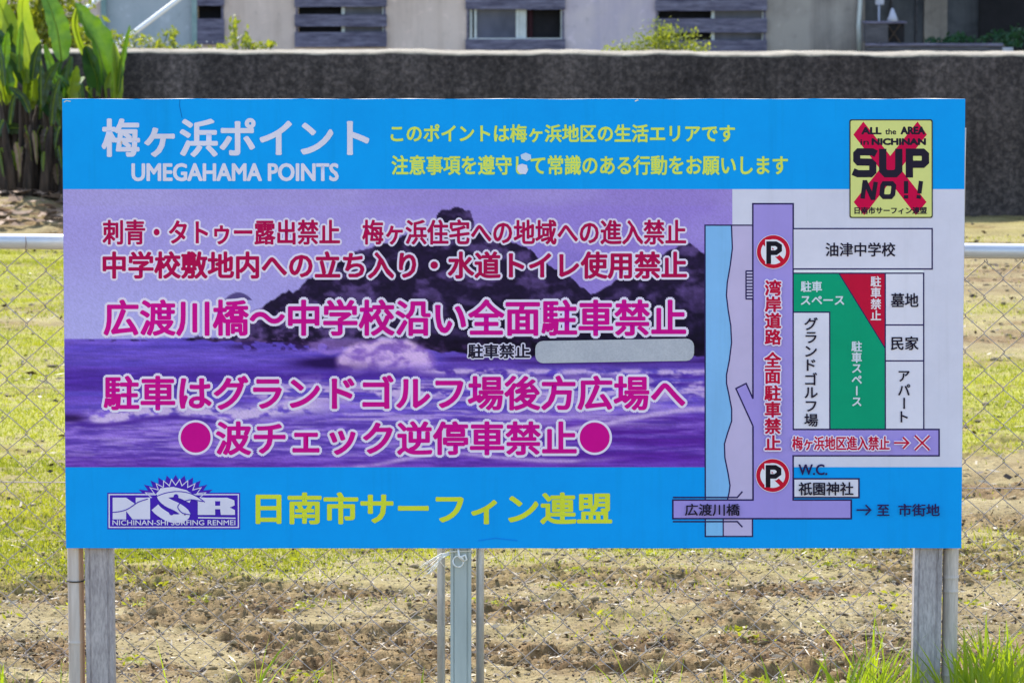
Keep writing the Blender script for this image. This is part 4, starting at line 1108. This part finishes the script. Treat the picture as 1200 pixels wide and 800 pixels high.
local_box(cr, 'side', M['crate'], 1014, 28, 1041, 50.5, YY, 0.3)
local_box(cr, 'lid', M['plank'], 1013, 25.5, 1063, 28, YY - 0.01, 0.32)
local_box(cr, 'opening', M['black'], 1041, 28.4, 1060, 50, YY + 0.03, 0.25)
for p0, p1 in (((1040, 29), (1055, 50)), ((1055, 29), (1040, 50))):
    a_ = yp(*p0) - cr.location; b_ = yp(*p1) - cr.location; mb = MB(); mb.tube([a_ + Vector((0, 0.012, 0)), b_ + Vector((0, 0.012, 0))], 0.008, 5); mb.build('slat', M['stalk'], cr)
vp = thing_box('stake', None, 'thin white stake with broad head above the dark crate', 'stake', 1026, 0, 1034, 26, YY + 0.3, 0.02)
l = vp.location
mb = MB(); mb.tube([at(1030, 60, YY + 0.3) - l, at(1030, 4, YY + 0.3) - l], 0.010, 6); mb.build('shaft', M['dim_white'], vp, True)
local_box(vp, 'head', M['dim_white'], 1026, -4, 1036, 6, YY + 0.29, 0.02)
cn = thing_box('cone_cap', None, 'small pale cone standing on the lid of the dark crate', 'cone', 1041, 11, 1051, 26, YY, 0.1)
l = cn.location; mb = MB(); mb.tube([at(1046, 25.4, YY + 0.05) - l, at(1046, 22, YY + 0.05) - l, at(1046, 10, YY + 0.05) - l], [0.055, 0.048, 0.01], 14); mb.build('cone_body', M['dim_white'], cn, True)
bk = thing_box('block', None, 'small pale block at the right end of the planter', 'block', 1175, 55, 1188, 64, YY - 0.2, 0.1)
local_box(bk, 'block_body', M['dim_white'], 1175.5, 56, 1187.5, 66, YY - 0.2, 0.1); local_box(bk, 'support', M['crate'], 1177, 66.4, 1186, 150, YY - 0.18, 0.06)

# ------------------------------------------------------------------ leaves, weeds, canna
def leafcloud(n, cx, cy, cz, rx, ry, rz, s, up=0.4):
    c = RNG.normal(0, 0.5, (n, 3)) * np.array([rx, ry, rz]) + np.array([cx, cy, cz])
    a = RNG.normal(0, 1, (n, 3)); a[:, 2] += up; a /= np.linalg.norm(a, axis=1)[:, None]
    b = np.cross(a, RNG.normal(0, 1, (n, 3))); b /= np.linalg.norm(b, axis=1)[:, None]
    sz = s * RNG.uniform(0.5, 1.3, (n, 1))
    nn = np.cross(a, b) * sz * 0.15
    V = np.stack([c - a * sz, c + b * sz * 0.42 + nn, c + a * sz, c - b * sz * 0.42 + nn], 1)
    return V.reshape(-1, 3), np.arange(4 * n).reshape(-1, 4)
def shrub(px, py, Y, w, h, n, s, mat, label, cat='shrub', name='shrub', grp=None, blobs=5, base_z=1.02, stem=True, flowers=0):
    c = at(px, py, Y); root = tag(empty(name, (c.x, Y, base_z)), label, cat, grp)
    Vs, Fs, k = [], [], 0
    mb = MB()
    n = int(n * 0.6) if cat == 'weed' else n
    for i in range(blobs):
        ox = random.uniform(-w, w) * 0.5; oz = c.z - base_z + random.uniform(-h, h) * 0.35; oy = random.uniform(-0.12, 0.12)
        v, f = leafcloud(n // blobs, ox, oy, oz, w * 0.28, 0.1, h * 0.3, s); Vs.append(v); Fs.append(f + k); k += len(v)
        mb.tube([(ox * 0.4, 0, 0), (ox * 0.8, oy * 0.5, oz * 0.5), (ox, oy, oz + h * 0.1)], [0.006, 0.004, 0.002], 4)
    link('foliage', np_mesh('foliage', np.concatenate(Vs), np.concatenate(Fs)), mat, root)
    if stem: mb.build('stem', M['stalk_green'], root)
    if flowers:
        v, f = leafcloud(flowers, 0, 0, c.z - base_z, w * 0.5, 0.1, h * 0.4, s * 0.7); link('flower', np_mesh('flower', v, f), M['flower'], root)
    return root
g = 'weeds growing along the top of the wall'
shrub(118, 54, 19.9, 0.20, 0.10, 160, 0.020, M['weed'], 'low green weed on the wall top just right of the canna leaves', 'weed', 'weed', g)
shrub(150, 52, 19.95, 0.20, 0.16, 230, 0.022, M['weed'], 'flowering weed on the wall top below the slanting white pole', 'weed', 'weed', g, flowers=26)
shrub(177, 50, 19.9, 0.22, 0.14, 230, 0.022, M['weed'], 'pinkish flowering weed on the wall top in front of the pale blue panel', 'weed', 'weed', g, flowers=30)
shrub(207, 46, 19.9, 0.08, 0.18, 120, 0.022, M['weed'], 'upright sprig weed on the wall top before the pale blue panel', 'weed', 'weed', g, 3)
shrub(206, 56, 20.0, 0.3, 0.06, 160, 0.018, M['weed'], 'low weed around the foot of the upright sprig', 'weed', 'weed', g)
shrub(243, 55, 19.9, 0.25, 0.08, 170, 0.018, M['weed'], 'low pale flowered weed on the wall top under the first boarded window', 'weed', 'weed', g, flowers=10)
shrub(277, 42, 19.9, 0.10, 0.25, 150, 0.026, M['weed'], 'tall leafy weed on the wall top right of the first boarded window', 'weed', 'weed', g, 4, flowers=2)
shrub(297, 52, 19.9, 0.14, 0.13, 130, 0.024, M['weed'], 'bushy weed on the wall top beside the tall leafy weed', 'weed', 'weed', g, 3)
shrub(314, 55, 19.9, 0.09, 0.09, 70, 0.024, M['weed'], 'small lone weed on the wall top, last before the louvred window', 'weed', 'weed', g, 2)
b = tag(empty('creeping_bush', (at(770, 60, 19.95).x, 19.95, 1.02)), 'bright green creeping bush spilling over the wall top under the right boarded window', 'bush')
Vs, Fs, k = [], [], 0
for px, py, w, h, n in ((728, 59, 0.12, 0.03, 90), (745, 57, 0.14, 0.05, 170), (760, 54, 0.14, 0.08, 260), (773, 48, 0.12, 0.13, 330), (777, 40, 0.07, 0.09, 160), (790, 57, 0.14, 0.05, 160), (806, 56, 0.14, 0.07, 200), (819, 58, 0.08, 0.03, 70), (797, 40, 0.06, 0.05, 40), (812, 38, 0.04, 0.04, 18)):
    c = at(px, py, 19.95) - b.location; v, f = leafcloud(n, c.x, 0, c.z, w, 0.12, h, 0.015); Vs.append(v); Fs.append(f + k); k += len(v)
link('foliage', np_mesh('foliage', np.concatenate(Vs), np.concatenate(Fs)), M['weed'], b)
for px, py in ((777, 40), (797, 38), (812, 37), (803, 44), (750, 57)): 
    c = at(px, py, 19.95) - b.location; mb = MB(); mb.tube([(c.x * 0.8, 0, 0), (c.x * 0.9, 0.02, c.z * 0.5), tuple(c)], [0.004, 0.003, 0.002], 4); mb.build('stem', M['stalk_green'], b)
g2 = 'shade plants in the planter box'
for px, py, w, h, lb in ((1104, 45, 0.22, 0.16, 'dark green pot plant with one yellow leaf in the planter'), (1125, 46, 0.2, 0.12, 'low dark leafy plant in the middle of the planter'), (1163, 46, 0.3, 0.14, 'green leafy plant before the dark doorway'), (1188, 44, 0.25, 0.2, 'darkest leafy plant at the right end of the planter')):
    shrub(px, py, YY + 0.18, w, h, 150, 0.035, M['weed_dark'], lb, 'plant', 'leafy_plant', g2, 5, base_z=at(0, 54, YY).z)

# sunlit thicket behind the wall at the left
g3 = 'sunlit bushes behind the left end of the wall'
for i, (px, py, w, h, n, lb) in enumerate(((-150, 0, 1.6, 1.3, 2200, 'large sunlit bush beyond the left edge'), (-40, 10, 0.8, 0.8, 1300, 'sunlit bush behind the leftmost canna leaves'), (25, 18, 0.6, 0.55, 1300, 'yellow green bush between the left canna leaves'), (62, 30, 0.45, 0.4, 1000, 'low yellow green bush behind the middle canna leaf'), (88, 48, 0.3, 0.2, 500, 'small sunlit bush below the short white pole'))):
    shrub(px, py, 21.6 + 0.25 * i, w, h, n, 0.035, M['weed'], lb, 'bush', 'bush', g3, 12, base_z=0.0)
# slanting white poles
for (p0, p1, Y, lb) in (((150, 44), (240, -24), 27.0, 'long slanting white pole in front of the pale blue panel'), ((86, 22), (160, -36), 27.0, 'short slanting white pole above the tallest canna leaf')):
    a_ = at(*p0, Y); b_ = at(*p1, Y); d = (b_ - a_); a0 = a_ - d * ((a_.z) / d.z)
    r_ = tag(empty('slanting_pole', a0), lb, 'pole', 'slanting white poles behind the wall')
    mb = MB(); mb.tube([Vector((0, 0, 0)), (b_ - a0) * 1.3], 0.021, 10); mb.build('pole_shaft', M['white_paint'], r_, True)

# canna clump: broad leaves on brown stalks
def canna_leaf(root, pts, wpx, Y, mat, yaw=0.5, fold=0.35, sag=0.0):
    sc_ = (Y + CAM_D) / F_PX; l = root.location
    P_ = [at(x, y, Y) - l for x, y in pts]
    # resample
    K = 18; seg = []
    for i in range(K + 1):
        t = i / K * (len(P_) - 1); k = min(int(t), len(P_) - 2); f = t - k
        p0 = P_[max(k - 1, 0)]; p1 = P_[k]; p2 = P_[k + 1]; p3 = P_[min(k + 2, len(P_) - 1)]
        seg.append(0.5 * ((2 * p1) + (p2 - p0) * f + (2 * p0 - 5 * p1 + 4 * p2 - p3) * f * f + (-p0 + 3 * p1 - 3 * p2 + p3) * f ** 3) + Vector((0, sag * (i / K) ** 2, 0)))
    W_ = 0.8 * wpx * sc_ / 2 / max(0.35, math.cos(yaw)); vs = []; fs = []
    for i, p in enumerate(seg):
        t = i / K; d = (seg[min(i + 1, K)] - seg[max(i - 1, 0)]).normalized()
        side = Vector((d.z, 0, -d.x)).normalized(); side = (side * math.cos(yaw) + Vector((0, 1, 0)) * math.sin(yaw)).normalized()
        up = side.cross(d).normalized()
        w = W_ * (math.sin(math.pi * min(1, t ** 0.75 * 0.97 + 0.02))) ** 0.75 + 0.002
        w *= random.uniform(0.95, 1.03); rip = 0.16 * w * math.sin(t * 31) + random.uniform(-0.002, 0.002)
        for k in (-1, -0.5, 0, 0.5, 1):
            vs.append(p + side * w * k + up * (abs(k) * fold * w + (rip if abs(k) == 1 else 0)))
    for i in range(K):
        for k in range(4): a_ = i * 5 + k; fs.append((a_, a_ + 1, a_ + 6, a_ + 5))
    mb = MB(); mb.add(vs, fs); o = mb.build('leaf', mat, root, True)
    rb = MB(); rb.tube([s_ - Vector((0, 0.002, 0)) for s_ in seg], [0.006 * (1 - 0.8 * i / K) for i in range(K + 1)], 5); rb.build('midrib', M['canna_pale'], o, True)
CY = 18.55
def canna(px, Y, label, leaves, nst=3, top=110):
    bx = at(px, 225, Y).x; bz = float(height(np.array([bx]), np.array([Y]))[0]) - 0.02
    root = tag(empty('canna_plant', (bx, Y, bz)), label, 'plant', 'canna plants by the left end of the wall')
    for k in range(nst):
        ox = random.uniform(-0.06, 0.06); tz = at(px, top + random.uniform(-25, 35), Y).z - bz; mb = MB()
        lx = random.uniform(-0.09, 0.09)
        mb.tube([(ox, random.uniform(-.05, .05), 0), (ox + 0.2 * lx, 0, tz * 0.35), (ox + 0.6 * lx, 0.02, tz * 0.7), (ox + lx, 0, tz)], [0.034, 0.028, 0.02, 0.009], 8); mb.build('stalk', M['stalk'], root, True)
    for k in range(3):
        x0 = px + random.uniform(-16, 16); y0 = random.uniform(140, 195); dx = random.uniform(-9, 9)
        canna_leaf(root, [(x0, y0), (x0 + dx * 0.6, y0 + 12), (x0 + dx, y0 + random.uniform(22, 42))], random.uniform(5, 11), Y - 0.08, M[random.choice(['dead_leaf', 'mould', 'stalk_green', 'canna_dark'])], random.uniform(0.1, 1.0), 0.5)
    for pts, w, mt, yaw, fold in leaves: canna_leaf(root, pts, w, Y + random.uniform(-0.12, 0.12), M[mt], yaw, fold)
    return root
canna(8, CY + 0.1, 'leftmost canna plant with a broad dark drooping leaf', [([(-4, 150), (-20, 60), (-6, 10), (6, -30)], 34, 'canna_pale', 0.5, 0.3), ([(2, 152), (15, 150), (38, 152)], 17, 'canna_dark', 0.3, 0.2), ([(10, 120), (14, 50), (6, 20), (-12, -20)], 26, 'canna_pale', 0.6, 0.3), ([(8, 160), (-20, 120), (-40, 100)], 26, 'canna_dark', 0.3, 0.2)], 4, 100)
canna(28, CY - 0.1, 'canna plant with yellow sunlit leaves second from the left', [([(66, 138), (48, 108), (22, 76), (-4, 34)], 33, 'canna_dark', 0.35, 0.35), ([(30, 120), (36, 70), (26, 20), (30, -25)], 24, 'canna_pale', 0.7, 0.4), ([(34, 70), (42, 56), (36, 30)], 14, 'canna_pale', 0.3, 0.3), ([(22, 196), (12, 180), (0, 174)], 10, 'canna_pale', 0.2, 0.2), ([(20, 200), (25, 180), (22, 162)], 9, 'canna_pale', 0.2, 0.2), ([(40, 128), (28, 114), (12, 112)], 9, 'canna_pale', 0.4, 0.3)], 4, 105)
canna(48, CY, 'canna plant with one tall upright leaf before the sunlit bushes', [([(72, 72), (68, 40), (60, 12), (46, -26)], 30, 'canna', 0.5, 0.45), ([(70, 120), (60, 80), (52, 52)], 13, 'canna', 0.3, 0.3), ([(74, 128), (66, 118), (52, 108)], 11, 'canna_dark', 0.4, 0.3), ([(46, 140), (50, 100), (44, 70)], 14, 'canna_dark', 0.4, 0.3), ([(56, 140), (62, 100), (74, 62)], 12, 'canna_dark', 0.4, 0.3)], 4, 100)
M['sheen_leaf'] = leaf_mat('canna_leaf_painted_sheen', (0.45, 0.52, 0.4), (0.62, 0.68, 0.55), 4, 0.5, (1.1, 1.1, 0.9))  # white sheen on a leaf, painted as a pale base colour
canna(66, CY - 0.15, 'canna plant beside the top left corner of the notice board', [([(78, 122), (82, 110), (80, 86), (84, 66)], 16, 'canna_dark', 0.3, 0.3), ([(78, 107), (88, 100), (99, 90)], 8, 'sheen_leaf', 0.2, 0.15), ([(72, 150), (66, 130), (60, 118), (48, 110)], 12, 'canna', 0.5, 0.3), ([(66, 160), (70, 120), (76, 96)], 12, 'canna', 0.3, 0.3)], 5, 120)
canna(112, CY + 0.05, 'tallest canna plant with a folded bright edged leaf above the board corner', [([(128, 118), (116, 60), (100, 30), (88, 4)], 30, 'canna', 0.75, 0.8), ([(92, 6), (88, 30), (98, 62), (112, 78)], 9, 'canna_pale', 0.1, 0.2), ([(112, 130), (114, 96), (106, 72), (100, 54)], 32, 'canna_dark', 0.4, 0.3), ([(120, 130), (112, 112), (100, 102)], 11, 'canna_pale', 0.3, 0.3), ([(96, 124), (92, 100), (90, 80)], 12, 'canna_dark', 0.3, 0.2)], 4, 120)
canna(138, CY, 'small canna plant with narrow upright leaves right of the tallest one', [([(136, 130), (138, 100), (136, 70), (133, 50)], 14, 'canna_pale', 0.4, 0.4), ([(138, 110), (142, 75), (147, 50), (152, 30)], 7, 'canna', 0.6, 0.5), ([(128, 116), (126, 100), (130, 84)], 10, 'canna_pale', 0.4, 0.4)], 2, 118)
for i, px in enumerate((-30, -8, 18, 38, 56)):
    canna(px, CY + 0.2, ('dry canna stalks at the far left', 'dry canna stalks in the shade left of centre of the clump', 'dry canna stalks in the middle of the clump', 'grey footed dry canna stalks', 'dry canna stalks next to the board edge')[i], [([(px, 160), (px + random.uniform(-15, 15), 130), (px + random.uniform(-25, 25), 108)], 13, 'canna_dark', 0.4, 0.3), ([(px, 190), (px - 6, 170), (px - 14, 190)], 8, 'dead_leaf', 0.4, 0.3)], 6, 115)
for i, lb in enumerate(('low canna plant with small bright leaves at the left edge of the picture', 'low canna plant with small bright leaves below the big drooping leaf', 'low canna plant with bright upright leaves in front of the sunlit bushes')):
    px = (10, 40, 70)[i]; L_ = []
    for k in range(7):
        x0 = px + random.uniform(-14, 14); y0 = random.uniform(70, 150); ln = random.uniform(25, 60); dx = random.uniform(-26, 26)
        L_.append(([(x0, y0), (x0 + dx * 0.35, y0 - ln * 0.6), (x0 + dx, y0 - ln)], random.uniform(7, 15), random.choice(['canna_pale', 'canna', 'canna_dark', 'canna_dark']), random.uniform(0.2, 1.0), random.uniform(0.2, 0.5)))
    canna(px, CY - 0.3, lb, L_, 2, 120)
# fallen leaves on the bed
x = RNG.uniform(-3.4, -2.55, 170); y = RNG.uniform(17.3, 18.6, 170); n = len(x)
a_ = RNG.uniform(0, 6.28, n); l_ = RNG.uniform(0.03, 0.11, n); z = height(x, y) + 0.02
V = np.stack([np.stack([x + np.cos(a_ + o) * l_ * s_, y + np.sin(a_ + o) * l_ * s_, z + RNG.uniform(0, 0.035, n)], -1) for o, s_ in ((0, 1), (1.6, 0.3), (3.14, 1), (4.7, 0.3))], 1)
tag(link('fallen_leaves', np_mesh('fallen_leaves', V.reshape(-1, 3), np.arange(4 * n).reshape(-1, 4)), M['dead_leaf']), 'brown fallen leaves on the soil bed under the canna plants', 'leaves', kind='stuff')
